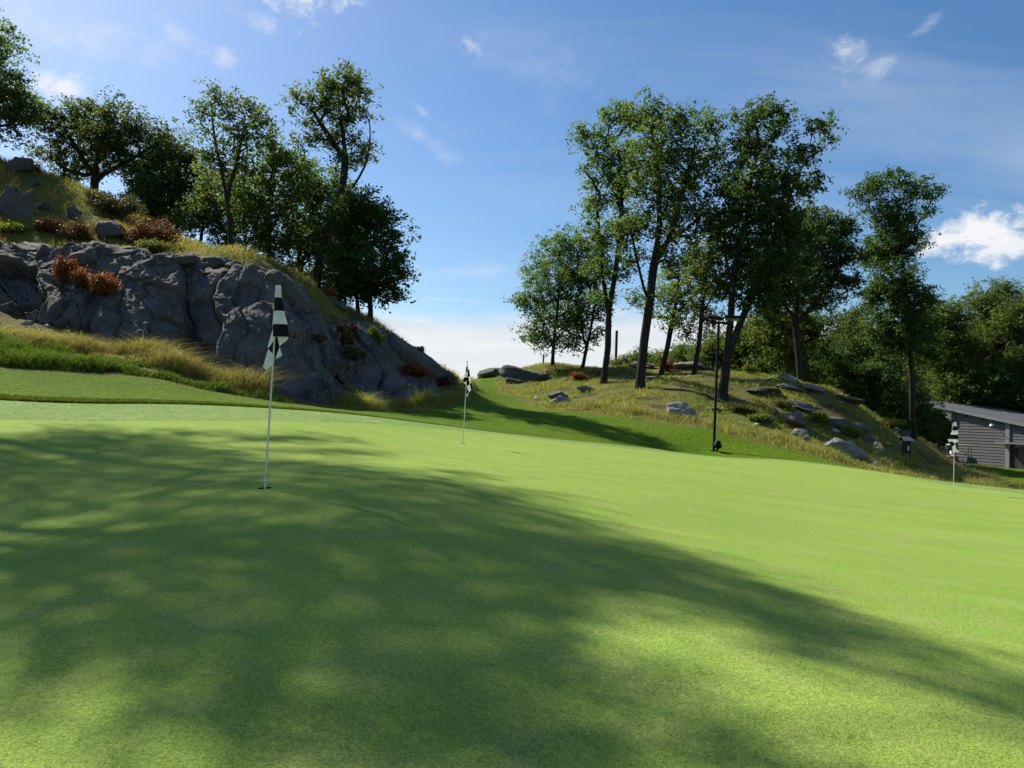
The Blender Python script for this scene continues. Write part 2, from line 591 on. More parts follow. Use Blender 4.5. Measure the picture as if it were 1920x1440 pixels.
MAT['blue_roof'] = plain('slate_roof', (0.055, 0.07, 0.095), 0.5, 0.4)
MAT['black_wood'] = plain('black_wood', (0.014, 0.012, 0.012), 0.7)
MAT['post_wood'] = plain('net_post_wood', (0.040, 0.024, 0.018), 0.9)
MAT['net'] = plain('net_cord', (0.30, 0.31, 0.32), 0.9)
# ------------------------------------------------------------------ ground
CTRL = [  # px, py, metres ahead
    (497, 910, 5.9), (868, 833, 14.2), (1788, 921, 16.8), (960, 1440, 2.05), (200, 1440, 2.0), (1750, 1440, 2.1),
    (0, 1000, 5.2), (1300, 1000, 6.3), (1900, 1050, 7.5), (700, 962, 5.0), (980, 851, 13.1), (1400, 905, 12.5),
    (0, 787, 11.0), (300, 787, 12.2), (480, 788, 13.0), (700, 795, 15.3), (868, 808, 17.0), (1050, 828, 19.0), (1338, 857, 21.0), (1500, 868, 20.6),
    (1650, 884, 19.6), (1788, 912, 18.3), (1920, 922, 17.6),
    (0, 750, 13.0), (300, 757, 14.5), (480, 764, 16.0), (660, 777, 17.6), (868, 803, 18.2),
    (0, 690, 16.0), (0, 640, 18.5), (0, 603, 21.0), (0, 580, 22.6), (100, 612, 22.0), (300, 620, 23.6), (150, 580, 24.4), (450, 660, 23.8), (560, 700, 24.0), (50, 556, 24.8), (680, 735, 26.3), (740, 738, 26.9), (790, 742, 28.3), (640, 725, 25.2), (150, 700, 17.0), (300, 708, 18.2), (200, 642, 21.0), (300, 665, 20.6), (400, 735, 19.0), (480, 746, 19.5), (470, 742, 21.0), (560, 758, 20.5),
    (650, 765, 21.5), (720, 768, 23.5), (790, 764, 25.0), (850, 752, 27.5),
    (0, 470, 27.0), (150, 462, 27.8), (300, 474, 27.8), (430, 490, 28.0), (530, 520, 28.3), (600, 590, 28.4), (690, 612, 31.0), (780, 675, 31.8), (848, 722, 32.2),
    (0, 430, 28.5), (100, 435, 29.0), (220, 448, 29.8), (340, 462, 31), (0, 375, 31), (100, 380, 33), (200, 385, 34.5), (0, 300, 36), (60, 318, 37), (240, 395, 37), (330, 455, 37), (430, 478, 34), (560, 540, 34), (680, 592, 35), (500, 500, 36),
    (950, 762, 32), (1000, 800, 23.5), (910, 735, 39), (895, 717, 46), (930, 716, 46), (1100, 762, 31), (1200, 818, 24.3), (1338, 848, 24), (1340, 806, 25.6), (1480, 842, 24.0), (1600, 876, 23.0), (1700, 898, 22.5), (1920, 918, 20.0),
    (1130, 722, 38), (1200, 737, 35), (1240, 704, 44), (1300, 710, 43), (1357, 738, 34), (1273, 786, 28.5), (1500, 716, 44), (1600, 748, 41), (1650, 800, 36), (1580, 852, 27), (1700, 882, 33), (1725, 858, 45), (1712, 815, 48), (1790, 888, 54), (1830, 886, 48), (1850, 898, 40), (1790, 896, 36), (1745, 874, 42),
    (970, 706, 47), (1035, 684, 50), (1090, 688, 50), (1250, 690, 50), (1400, 705, 48), (1450, 775, 33), (1420, 800, 29), (1560, 800, 31.5),
    (1780, 899, 32), (1860, 908, 34), (1790, 893, 44), (1760, 878, 58), (1850, 893, 50), (1775, 878, 66), (1750, 870, 50), (1790, 873, 66), (1850, 877, 70), (1920, 882, 68), (1920, 900, 45), (1820, 889, 55), (2050, 890, 66),
]
CTW = [(-9, 0, -0.62), (9, 0, -1.25), (0, -4, -1.35), (-14, 3, -0.1), (14, 4, -1.35), (0, 0.3, -1.12), (0, -20, -2.5), (-18, -8, -0.5), (20, -5, -2.6), (-22, 12, 3.0), (-16, 12, 1.0), (-30, 20, 7.0), (-40, 35, 11.5), (-32, 50, 10.5),
       (-18, 46, 7.0), (-8, 46, 3.0), (-2.5, 60, 0.8), (5, 70, 1.5), (16, 62, 2.2), (25, 60, -0.2), (35, 62, -3.1), (36, 90, -3.5), (60, 90, -4.2), (70, 60, -4), (45, 40, -3.4), (25, 12, -2.2), (0, 95, -2), (-30, 80, 3), (-60, 40, 9), (-60, 0, 3), (0, -60, -4), (60, 0, -5), (-40, -40, -1)]
cp3 = [P(*c) - CAM for c in CTRL] + [np.array(c, float) for c in CTW]
cp3 = np.array(cp3)
_S = 20.0


def _tps_k(d2):
    return 0.5 * d2 * np.log(d2 + 1e-12)


def _tps_fit(c, lam=1.6e-3):
    n = len(c)
    xy = c[:, :2] / _S
    d2 = ((xy[:, None] - xy[None]) ** 2).sum(-1)
    A = np.zeros((n + 3, n + 3))
    A[:n, :n] = _tps_k(d2) + lam * np.eye(n)
    A[:n, n] = 1; A[:n, n + 1:] = xy
    A[n, :n] = 1; A[n + 1:, :n] = xy.T
    b = np.zeros(n + 3); b[:n] = c[:, 2]
    return np.linalg.solve(A, b), xy


_W, _CXY = _tps_fit(cp3)


def base_z(x, y):
    x = np.atleast_1d(np.asarray(x, float)); y = np.atleast_1d(np.asarray(y, float))
    out = np.empty(x.shape)
    for s in range(0, len(x), 20000):
        q = np.stack([x[s:s + 20000], y[s:s + 20000]], -1) / _S
        d2 = ((q[:, None] - _CXY[None]) ** 2).sum(-1)
        out[s:s + 20000] = _tps_k(d2) @ _W[:-3] + _W[-3] + q @ _W[-2:]
    r = np.hypot(x - 5, y - 30)
    k = np.clip((r - 65) / 45, 0, 1); k = k * k * (3 - 2 * k)
    far = -5.0 + 1.2 * fbm(np.stack([x / 70, y / 70, x * 0], -1), 2, 5)
    return out * (1 - k) + far * k + EYE


def smooth_poly(pts, n=6):
    pts = np.array(pts, float)
    out = []
    m = len(pts)
    for i in range(m):
        p0, p1, p2, p3 = pts[i - 1], pts[i], pts[(i + 1) % m], pts[(i + 2) % m]
        for k in range(n):
            t = k / n
            out.append(0.5 * ((2 * p1) + (-p0 + p2) * t + (2 * p0 - 5 * p1 + 4 * p2 - p3) * t * t + (-p0 + 3 * p1 - 3 * p2 + p3) * t ** 3))
    return np.array(out)


def sdist(poly, x, y):
    """signed distance to polygon, negative inside"""
    x = np.asarray(x, float); y = np.asarray(y, float)
    best = np.full(x.shape, 1e9)
    ins = np.zeros(x.shape, bool)
    m = len(poly)
    for i in range(m):
        ax, ay = poly[i]; bx, by = poly[(i + 1) % m]
        dx, dy = bx - ax, by - ay
        t = np.clip(((x - ax) * dx + (y - ay) * dy) / (dx * dx + dy * dy + 1e-12), 0, 1)
        best = np.minimum(best, (x - ax - t * dx) ** 2 + (y - ay - t * dy) ** 2)
        c = ((ay > y) != (by > y)) & (x < (bx - ax) * (y - ay) / (by - ay + 1e-12) + ax)
        ins ^= c
    return np.where(ins, -1, 1) * np.sqrt(best)


near = [(14, 4), (13, -4), (0, -6), (-12, -4), (-14, 4)]
green_poly = smooth_poly([XY(-330, 10.3), XY(0, 11.0), XY(160, 11.5), XY(330, 12.2), XY(500, 13.1), XY(700, 15.3), XY(868, 17.0), XY(1050, 19.0), XY(1200, 20.4), XY(1338, 21.0), XY(1500, 20.6), XY(1650, 19.6), XY(1788, 18.3), XY(1920, 17.0), (13.6, 11)] + near)
fringe_poly = smooth_poly([XY(-330, 12.2), XY(0, 13.0), XY(160, 13.6), XY(300, 14.5), XY(480, 16.0), XY(660, 17.6), XY(868, 18.4), XY(1050, 20.2), XY(1200, 21.7), XY(1338, 22.4), XY(1500, 22.0), XY(1650, 21.0), XY(1788, 19.7), XY(1920, 18.6), (15.2, 11), (15.5, 4), (14.5, -5.5), (0, -7.5), (-13.5, -5.5), (-15.5, 4)])
fair_poly = smooth_poly([XY(-330, 15.0), XY(0, 16.0), XY(150, 17.0), XY(300, 18.0), XY(400, 18.6), XY(480, 19.2), XY(560, 19.9), XY(660, 21.3), XY(740, 23.0), XY(800, 24.6), XY(850, 26.6), XY(880, 30), XY(893, 36), XY(889, 43), XY(885, 48),
                         XY(905, 50), XY(925, 48), XY(925, 43), XY(950, 37), XY(1000, 32.2), XY(1050, 29.8), XY(1150, 27.8), XY(1250, 26.6), XY(1340, 25.6), XY(1480, 24.0), XY(1600, 23.0), XY(1700, 22.6), XY(1800, 21.8), XY(1920, 20.8), (17, 12), (17.5, 4), (16, -7), (0, -9.5), (-15, -7), (-17, 4)])
lawn_poly = smooth_poly([XY(1850, 44), XY(1920, 41), XY(2080, 42), XY(2090, 62), XY(2000, 66), XY(1905, 66.5), XY(1862, 60)])
hole_px = [(497, 5.9), (868, 14.2), (1788, 16.8)]
HOLES = []
for (hx, hd), hy in zip(hole_px, (910, 833, 921)):
    q = P(hx, hy, hd)
    HOLES.append((q[0], q[1], float(base_z(q[0], q[1])[0])))


def ground_z(x, y):
    x = np.atleast_1d(np.asarray(x, float)); y = np.atleast_1d(np.asarray(y, float))
    z = base_z(x, y)
    m = np.clip(np.minimum(sdist(fair_poly, x, y), sdist(lawn_poly, x, y)) / 2.5, 0, 1)
    rgh = fbm(np.stack([x / 2.6, y / 2.6, x * 0], -1), 4, 11)
    return z + m * 0.20 * rgh


def ground_hit(px, py):
    d_ = 1.0
    for _ in range(400):
        q_ = P(px, py, d_)
        if q_[2] <= float(base_z(q_[0], q_[1])[0]): break
        d_ *= 1.012
    return q_


def gz(x, y):
    return float(ground_z([x], [y])[0])


def GP(px, d, py=760, dz=0.0):
    x, y = XY(px, d, py)
    return np.array([x, y, gz(x, y) + dz])


pts = []
r = 0.7
rads = []
while r < 130:
    rads.append(r); r *= 1.026
while r < 4000:
    rads.append(r); r *= 1.16
angs_front = np.radians(np.arange(-48, 48.01, 0.65))
angs_back = np.radians(np.arange(54, 306, 6))
for r in rads:
    for a in angs_front:
        pts.append((r * math.sin(a), r * math.cos(a)))
    for a in angs_back:
        pts.append((r * math.sin(a), r * math.cos(a)))
pts = np.array(pts)
pts += rng.normal(0, 1, pts.shape) * 0.0015 * np.hypot(pts[:, 0], pts[:, 1])[:, None]
circles = [np.array([(hx + 0.054 * math.cos(k * math.pi / 10), hy + 0.054 * math.sin(k * math.pi / 10)) for k in range(20)]) for hx, hy, _ in HOLES]
keep = np.ones(len(pts), bool)
for hx, hy, _ in HOLES:
    keep &= np.hypot(pts[:, 0] - hx, pts[:, 1] - hy) > 0.075
pts = pts[keep]
polys = [green_poly, fringe_poly, fair_poly, lawn_poly] + circles
vc = [Vector((float(a), float(b))) for a, b in pts]
faces_in = []
for pg in polys:
    if np.sum(pg[:, 0] * np.roll(pg[:, 1], -1) - pg[:, 1] * np.roll(pg[:, 0], -1)) < 0:
        pg = pg[::-1]
    o = len(vc)
    vc += [Vector((float(a), float(b))) for a, b in pg]
    faces_in.append(list(range(o, o + len(pg))))
ov, oe, of, _, _, orf = delaunay_2d_cdt(vc, [], faces_in, 0, 1e-5)
OV = np.array([(v[0], v[1]) for v in ov])
OZ = ground_z(OV[:, 0], OV[:, 1])
zone = {'putting_green': [], 'fringe': [], 'fairway': [], 'lawn': [], 'ground': []}
for f, src in zip(of, orf):
    s = set(src)
    if s & {4, 5, 6}:
        continue
    k = 'putting_green' if 0 in s else 'fringe' if 1 in s else 'fairway' if 2 in s else 'lawn' if 3 in s else 'ground'
    zone[k].append(f)
for k, mt in (('putting_green', 'green'), ('fringe', 'fringe'), ('fairway', 'lawn'), ('lawn', 'lawn'), ('ground', 'hill')):
    F = np.array(zone[k], dtype=np.int32)
    used, inv = np.unique(F, return_inverse=True)
    V = np.column_stack([OV[used], OZ[used]])
    F = inv.reshape(F.shape)
    a = V[F[:, 1]] - V[F[:, 0]]; b = V[F[:, 2]] - V[F[:, 0]]
    flip = (a[:, 0] * b[:, 1] - a[:, 1] * b[:, 0]) < 0
    F[flip] = F[flip][:, ::-1]
    tag(link(k, mesh_np(k, V, F, True), MAT[mt]), kind='structure')


# ------------------------------------------------------------------ rock outcrops
def resample(pl, n):
    pl = np.array([P(*p) for p in pl])
    seg = np.r_[0, np.cumsum(np.linalg.norm(np.diff(pl, axis=0), axis=1))]
    t = np.linspace(0, seg[-1], n)
    out = np.column_stack([np.interp(t, seg, pl[:, i]) for i in range(3)])
    for _ in range(max(2, n // 60)):
        out[1:-1] = 0.25 * out[:-2] + 0.5 * out[1:-1] + 0.25 * out[2:]
    return out


def cliff(name, rows, nu, nv, seed, shear, nblk, label, amp=1.0):
    g = np.random.default_rng(seed)
    R = [resample(r_, nu) for r_ in rows]
    base = R[0].copy(); base[:, 2] -= 1.0; base[:, 1] -= 0.1
    back = R[-1].copy(); back[:, 1] += 3.5; back[:, 2] -= 2.6; back[:, 0] -= 0.6
    R = [base] + R + [back]
    K = np.array(R)                                   # rows, nu, 3
    tk = np.linspace(0, 1, len(R))
    tk = np.array([0, 0.10, 0.42, 0.70, 0.86, 1.0]) if len(R) == 6 else tk
    tv = np.linspace(0, 1, nv)
    G = np.empty((nv, nu, 3))
    for i in range(3):
        for u in range(nu):
            G[:, u, i] = np.interp(tv, tk, K[:, u, i])
    for _ in range(4):
        G[1:-1] = 0.25 * G[:-2] + 0.5 * G[1:-1] + 0.25 * G[2:]
    du = np.gradient(G, axis=1); dv = np.gradient(G, axis=0)
    N = np.cross(du, dv); N /= np.linalg.norm(N, axis=-1, keepdims=True) + 1e-9
    if N[nv // 2, nu // 2, 1] > 0:
        N = -N
    # jointed blocks: cells from warped coordinates along and up the face
    L = np.r_[0, np.cumsum(np.linalg.norm(np.diff(R[2], axis=0), axis=1))]
    Hh = np.linalg.norm(R[3] - R[1], axis=1).mean()
    uu = np.tile(L[None], (nv, 1)); vv = np.tile(tv[:, None] * Hh * 1.6, (1, nu))
    wq = np.stack([uu * 0.55, vv * 0.55, uu * 0 + seed], -1)
    us = uu + shear(uu / L[-1]) * vv + 0.95 * fbm(wq * 0.8, 4, seed)
    vs_ = vv + 0.75 * fbm(wq * 0.8 + 9.1, 4, seed + 3) - 0.12 * (uu)
    disp = np.zeros((nv, nu))
    for lev, (wu, wv, am, gr, gw) in enumerate(((2.6, 2.4, 0.46, 0.26, 0.05), (1.05, 1.1, 0.15, 0.10, 0.030), (0.40, 0.36, 0.045, 0.02, 0.02))):
        cu = np.cumsum(g.uniform(0.5, 1.6, 400) * wu) - 8
        ci = np.searchsorted(cu, us)
        lo, hi = cu[np.clip(ci - 1, 0, 399)], cu[np.clip(ci, 0, 399)]
        off = g.uniform(0, wv, 500)[ci % 500]
        sc = g.uniform(0.7, 1.7, 500)[ci % 500] * wv
        vj = np.floor((vs_ + off) / sc)
        fv = (vs_ + off) / sc - vj
        h = hash3(ci.astype(np.int64), vj.astype(np.int64), np.zeros_like(ci, dtype=np.int64), seed + lev * 7)
        h2 = hash3(ci.astype(np.int64), vj.astype(np.int64), np.ones_like(ci, dtype=np.int64), seed + lev * 7)
        h3 = hash3(ci.astype(np.int64), vj.astype(np.int64), np.full_like(ci, 2, dtype=np.int64), seed + lev * 7)
        fu = (us - lo) / (hi - lo + 1e-6)
        disp += am * (h - 0.5) * 1.6 + am * 0.9 * ((fu - 0.5) * (h2 - 0.5) * 2 + (fv - 0.5) * (h3 - 0.65) * 1.6)
        e = np.minimum(np.minimum(us - lo, hi - us), np.minimum(fv, 1 - fv) * sc * 1.3)
        disp -= gr * np.exp(-(np.clip(e, 0, None) / gw) ** 1.5) * (0.35 + 0.9 * h2)
    q = np.stack([uu, vv, uu * 0], -1)
    disp += 0.34 * fbm(q * 0.33, 3, seed + 40) + 0.06 * fbm(q * 2.3, 4, seed + 50) + 0.02 * fbm(q * 9, 3, seed + 60)
    fade = np.clip(np.minimum(tv / 0.06, (1 - tv) / 0.10), 0.15, 1)[:, None]
    top = np.clip((tv - 0.72) / 0.2, 0, 1)[:, None]
    disp = disp * fade * (1 - 0.62 * top) * amp
    V = (G + N * disp[..., None]).reshape(-1, 3)
    i, j = np.meshgrid(np.arange(nv - 1), np.arange(nu - 1), indexing='ij')
    a = (i * nu + j).ravel()
    F = np.stack([a, a + 1, a + nu + 1, a + nu], -1)
    c = R[1].mean(0)
    root = empty(name, (c[0], c[1], c[2]))
    tag(root, label, 'rock')
    link('rock_face', mesh_np('rock_face', V, F, False), MAT['rock'], root)
    return root, G


CL1 = [[(-90, 560, 23.8), (0, 552, 23.4), (100, 586, 22.9), (200, 618, 22.4), (300, 652, 21.8), (400, 712, 21.2), (470, 742, 21.2), (560, 755, 21.4), (630, 757, 21.9), (664, 757, 22.3)],
       [(-90, 508, 25), (0, 508, 24.4), (100, 520, 24.0), (200, 540, 23.6), (300, 555, 23.0), (400, 585, 22.5), (480, 605, 22.5), (560, 640, 22.7), (615, 680, 23.0), (654, 715, 23.2)],
       [(-90, 464, 25.5), (0, 462, 25.1), (130, 468, 24.6), (220, 484, 24.2), (300, 480, 23.8), (380, 486, 23.8), (450, 500, 23.9), (520, 530, 24.2), (580, 575, 24.6), (640, 668, 24.2)],
       [(-90, 452, 27.5), (0, 452, 27.4), (130, 456, 27.3), (220, 466, 27.2), (300, 467, 27), (350, 468, 27), (430, 478, 27), (500, 498, 27), (560, 532, 27), (608, 585, 26.8), (645, 662, 26), (662, 735, 25)]]
cliff1, G1 = cliff('rock_outcrop', CL1, 620, 210, 3, lambda t: -0.05 + 0.55 * np.clip((t - 0.45) * 2.2, 0, 1), 0,
                   'tall dark grey fractured rock outcrop below the left hilltop trees')
CL2 = [[(648, 757, 24.0), (690, 764, 24.4), (730, 764, 25), (770, 760, 25.6), (805, 754, 26.8), (838, 748, 28.2), (858, 738, 29.8)],
       [(645, 690, 25.8), (690, 685, 26.2), (740, 695, 26.8), (785, 708, 27.8), (825, 722, 29), (856, 730, 30.1)],
       [(600, 606, 27.8), (680, 612, 27.4), (730, 642, 27.8), (775, 670, 28.5), (820, 697, 29.5), (853, 722, 30.4)],
       [(575, 578, 29.6), (640, 590, 29.8), (690, 594, 29.8), (735, 625, 30), (782, 656, 30.5), (828, 690, 30.9), (855, 717, 31.5)]]
cliff2, G2 = cliff('rock_outcrop', CL2, 330, 150, 12, lambda t: 0.25 + 0 * t, 0,
                   'lower grey rock outcrop with brown bracken beside the fairway gap', 0.8)


def rock_mesh(name, seed, rx, ry, rz, cuts=9, sub=4, rough=0.10):
    g = np.random.default_rng(seed)
    import bmesh
    bm = bmesh.new()
    bmesh.ops.create_icosphere(bm, subdivisions=sub, radius=1.0)
    V = np.array([v.co[:] for v in bm.verts])
    F = np.array([[v.index for v in f.verts] for f in bm.faces])
    bm.free()
    for k in range(cuts):
        n = g.normal(size=3); n[2] = n[2] * 0.9 + (0.6 if k < 2 else 0); n /= np.linalg.norm(n)
        d = g.uniform(0.44, 0.80)
        s = V @ n - d
        V = V - np.where(s > 0, s, 0)[:, None] * n * 0.95
    V = V + rough * fbm(V * 1.7 + seed, 3, seed)[:, None] * V + 0.055 * fbm(V * 6 + seed, 4, seed + 1)[:, None] * V
    # bedding grooves
    bed = np.abs(np.sin((V[:, 2] * 3.2 + V[:, 0] * 0.6 + 0.5 * fbm(V * 1.2, 2, seed + 2)) * 3.0))
    V[:, :2] *= (1 - 0.07 * np.exp(-(bed / 0.16) ** 2))[:, None]
    V = V * np.array([rx, ry, rz])
    return mesh_np(name, V, F, False)


def boulder(px, pyb, d, wpx, hpx, seed, label, tilt=0.0, rz=None, mat='rock', depth=0.8, group=None, sink=0.22, name='boulder', absolute=False, cat='rock'):
    x, y = XY(px, d, pyb)
    W, H = wpx * d / FPX, hpx * d / FPX
    z = P(px, pyb, d)[2] if absolute else gz(x, y)
    me = rock_mesh(name, seed, W / 2 * 1.08, W / 2 * depth, H * 0.74, 18 if wpx * d > 1700 else 13, 4, 0.16)
    o = link(name, me, MAT[mat])
    sink = sink + 0.035 * max(0, wpx / hpx - 1.5)
    o.location = (x, y, z + H * (0.5 - sink))
    g = np.random.default_rng(seed)
    o.rotation_euler = (g.uniform(-0.1, 0.1), tilt, rz if rz is not None else g.uniform(-0.25, 0.25))
    tag(o, label, cat, group)
    return o
# ------------------------------------------------------------------ trees
def tube_np(pts, rad, n):
    pts = np.asarray(pts, float); rad = np.asarray(rad, float)
    t = np.gradient(pts, axis=0)
    t /= np.linalg.norm(t, axis=1, keepdims=True) + 1e-9
    ref = np.where(np.abs(t[:, 2:3]) < 0.95, np.array([[0, 0, 1.]]), np.array([[1., 0, 0]]))
    ref = np.broadcast_to(ref[len(ref) // 2], t.shape) if len(pts) > 1 else ref
    a = np.cross(t, ref); a /= np.linalg.norm(a, axis=1, keepdims=True) + 1e-9
    b = np.cross(t, a)
    th = np.arange(n) * 2 * math.pi / n
    V = pts[:, None] + rad[:, None, None] * (np.cos(th)[None, :, None] * a[:, None] + np.sin(th)[None, :, None] * b[:, None])
    m = len(pts)
    i, k = np.meshgrid(np.arange(m - 1), np.arange(n), indexing='ij')
    i, k = i.ravel(), k.ravel()
    F = np.stack([i * n + k, i * n + (k + 1) % n, (i + 1) * n + (k + 1) % n, (i + 1) * n + k], -1)
    return V.reshape(-1, 3), F


def leaf_quads(C, size, g, upb=0.35, wid=0.62, fold=0.0):
    n = len(C)
    N = g.normal(size=(n, 3)); N[:, 2] += upb * 2 * np.sign(N[:, 2] + 0.3)
    N /= np.linalg.norm(N, axis=1, keepdims=True)
    T = g.normal(size=(n, 3)); T[:, 2] -= 0.5
    T -= (T * N).sum(1, keepdims=True) * N
    T /= np.linalg.norm(T, axis=1, keepdims=True) + 1e-9
    B = np.cross(N, T)
    L = size[:, None]
    V = np.stack([C - T * L * 0.5, C + B * L * wid * 0.5 + T * L * 0.06 + N * L * 0.10, C + T * L * 0.5, C - B * L * wid * 0.5 + T * L * 0.06 + N * L * 0.10], 1)
    F = np.arange(n * 4).reshape(n, 4)
    return V.reshape(-1, 3), F


def build_tree(name, label, base, trunks, blobs, seed, leaf=0.15, per=46, clump_r=0.42, density=1.0, mat='leaf', group=None, cat='tree', bare=0.0, trunk_r=0.2, lpow=2.35, clumps=None, tipr=0.011):
    """base: world point; trunks: list of polylines of world points (first starts at base);
    blobs: list of (centre, radius xyz)"""
    g = np.random.default_rng(seed)
    nodes, par, isT = [], [], []
    rad_fix = {}
    chains = []
    for ti, tp in enumerate(trunks):
        tp = np.array(tp, float)
        seg = np.r_[0, np.cumsum(np.linalg.norm(np.diff(tp, axis=0), axis=1))]
        n = max(4, int(seg[-1] / 0.45))
        t = np.linspace(0, seg[-1], n)
        q = np.column_stack([np.interp(t, seg, tp[:, i]) for i in range(3)])
        for _ in range(3):
            q[1:-1] = 0.25 * q[:-2] + 0.5 * q[1:-1] + 0.25 * q[2:]
        wob = 0.07 * np.stack([fbm(np.stack([t * 0.5, t * 0 + seed + ti, t * 0 + k], -1), 2, seed) for k in range(3)], -1)
        wob[0] = 0
        q = q + wob
        ids = []
        start = -1
        if ti > 0:
            A = np.array(nodes)
            start = int(np.argmin(((A - q[0]) ** 2).sum(1)))
        prev = start
        for p in q if ti == 0 else q[1:]:
            nodes.append(p); par.append(prev); isT.append(True)
            prev = len(nodes) - 1
            ids.append(prev)
        chains.append(([start] if start >= 0 else []) + ids)
    # clump centres
    C, CRs = [], []
    for c, rr in blobs:
        rr = np.array(rr, float) if np.ndim(rr) else np.array([rr, rr, rr * 0.9])
        vol = rr.prod()
        k = max(5, int(density * 6.3 * (vol ** 0.72) / (clump_r ** 1.6)))
        dv = g.normal(size=(k, 3)); dv /= np.linalg.norm(dv, axis=1, keepdims=True)
        rd = g.uniform(0.12, 1, k) ** 0.55
        C.append(np.array(c) + dv * rd[:, None] * rr * (0.92 + 0.14 * np.clip(g.normal(size=(k, 1)), -1.2, 0.9)))
    C = np.concatenate(C) if clumps is None else np.array(clumps)
    base = np.array(base, float)
    A0 = np.array(nodes)
    dist0 = np.sqrt(((C[:, None] - A0[None]) ** 2).sum(-1)).min(1)
    order = np.argsort(dist0)
    cap = 40000
    NA = np.zeros((cap, 3)); NA[:len(nodes)] = A0
    nn = len(nodes)
    tips = []
    for ci in order:
        c = C[ci]
        dvec = NA[:nn] - c
        dist = np.sqrt((dvec ** 2).sum(1))
        cost = dist + 0.9 * np.maximum(0, dvec[:, 2] + 0.35 * dist)
        low = (NA[:nn, 2] - base[2]) < 0.12 * (C[:, 2].max() - base[2])
        cost[low] += 50
        a = int(np.argmin(cost))
        p0 = NA[a]
        L = dist[a]
        if nn + 30 > cap: break
        k = int(min(9, max(1, math.ceil(L / 0.5))))
        pd = p0 - NA[par[a]] if par[a] >= 0 else np.array([0, 0, 1.])
        pd = pd / (np.linalg.norm(pd) + 1e-9)
        m = p0 + (c - p0) * 0.45 + (pd * 0.12 + np.array([0, 0, 0.10])) * L + g.normal(size=3) * 0.06 * L
        ids = [a]
        prev = a
        for s in range(1, k + 1):
            t = s / k
            q = (1 - t) ** 2 * p0 + 2 * t * (1 - t) * m + t * t * c
            NA[nn] = q; par.append(prev); isT.append(False)
            prev = nn; ids.append(nn); nn += 1
        chains.append(ids)
        tips.append(prev)
    # radii by pipe model
    r = np.zeros(nn)
    for tnode in tips:
        r[tnode] += tipr ** lpow
    for i in range(nn - 1, -1, -1):
        if r[i] == 0: r[i] = (0.7 * tipr) ** lpow
        if par[i] >= 0: r[par[i]] += r[i]
    r = r ** (1 / lpow)
    # scale so the trunk foot has the wanted radius
    k = trunk_r / r[0]
    rt_ = 0.03 * tipr / 0.011
    r = np.where(r > rt_, rt_ + (r - rt_) * (trunk_r - rt_) / max(1e-6, r[0] - rt_), r)
    # root flare
    for q_i in chains[0][:4]:
        hgt = NA[q_i][2] - base[2]
        r[q_i] *= 1 + 0.45 * math.exp(-max(0, hgt) / 0.28)
    TV, TF, off = [], [], 0
    for ci_, ids in enumerate(chains):
        if len(ids) < 2: continue
        rr = r[ids].copy()
        if ci_ >= 1:
            rr[0] = min(rr[0], rr[1] * 1.25)
        nside = 10 if rr[0] > 0.12 else 6 if rr[0] > 0.035 else 3
        V, F = tube_np(NA[ids], rr, nside)
        TV.append(V); TF.append(F + off); off += len(V)
    root = empty(name, base)
    tag(root, label, cat, group)
    link('trunk', mesh_np('trunk', np.concatenate(TV), np.concatenate(TF), True), MAT['bark'], root)
    # leaves around clump centres
    T = NA[tips]
    if bare > 0:
        T = T[g.uniform(size=len(T)) > bare]
    cnt = np.maximum(4, (per * g.uniform(0.35, 1.5, len(T)))).astype(int)
    ctr = np.repeat(T, cnt, axis=0)
    sc = np.repeat(g.uniform(0.65, 1.3, len(T)) * clump_r, cnt)
    o = g.normal(size=(len(ctr), 3)) * np.array([0.62, 0.62, 0.42])
    # leaves gather on a few sprigs inside each clump
    spr = g.normal(size=(len(T), 5, 3)) * np.array([0.6, 0.6, 0.40])
    pick = spr[np.repeat(np.arange(len(T)), cnt), g.integers(0, 5, len(ctr))]
    o = pick + o * 0.42
    LC = ctr + o * sc[:, None]
    sz = leaf * g.uniform(0.65, 1.3, len(LC))
    V, F = leaf_quads(LC, sz, g)
    tone = np.clip(np.repeat(g.uniform(0.15, 0.85, len(T)), cnt) + g.normal(size=len(LC)) * 0.16, 0, 1)
    link('crown', mesh_np('crown', V, F, False, {'rnd': tone}), MAT[mat], root)
    return root, len(LC)


NLEAF = 0


def tree_px(name, label, d, base_px, trunks_px, blobs_px, seed, trunk_px=9, spread=1.0, **kw):
    """lay a tree out where it stands: pixel columns of the photograph at its own distance"""
    global NLEAF
    g = np.random.default_rng(seed + 1000)
    bx, by = XY(base_px[0], d, base_px[1])
    base = np.array([bx, by, gz(bx, by) - 0.12])
    tr = []
    for i, tp in enumerate(trunks_px):
        q = [P(a, b, d + (0 if i == 0 else g.uniform(-0.4, 0.4) * j)) for j, (a, b) in enumerate(tp)]
        if i == 0:
            q = [base] + q
        tr.append(q)
    bl = []
    for (a, b, rp) in blobs_px:
        R_ = rp * d / FPX * 1.2
        bl.append((P(a, b, d + g.uniform(-1, 1) * R_ * 0.9 * spread), (R_, R_ * 1.05, R_ * 0.88)))
    root, n = build_tree(name, label, base, tr, bl, seed, trunk_r=trunk_px / 2 * d / FPX, **kw)
    NLEAF += n
    return root


def copy_tree(src, loc, rz, sc, label, group=None):
    r_ = src.copy(); COL.objects.link(r_)
    base = Vector(src.location)
    r_.location = tuple(loc); r_.rotation_euler = (0, 0, rz); r_.scale = (sc, sc, sc)
    r_['label'] = label
    if group: r_['group'] = group
    elif 'group' in r_: del r_['group']
    for ch in src.children:
        c = ch.copy(); COL.objects.link(c); c.parent = r_
        c.matrix_parent_inverse = Matrix.Translation(-base)
    return r_


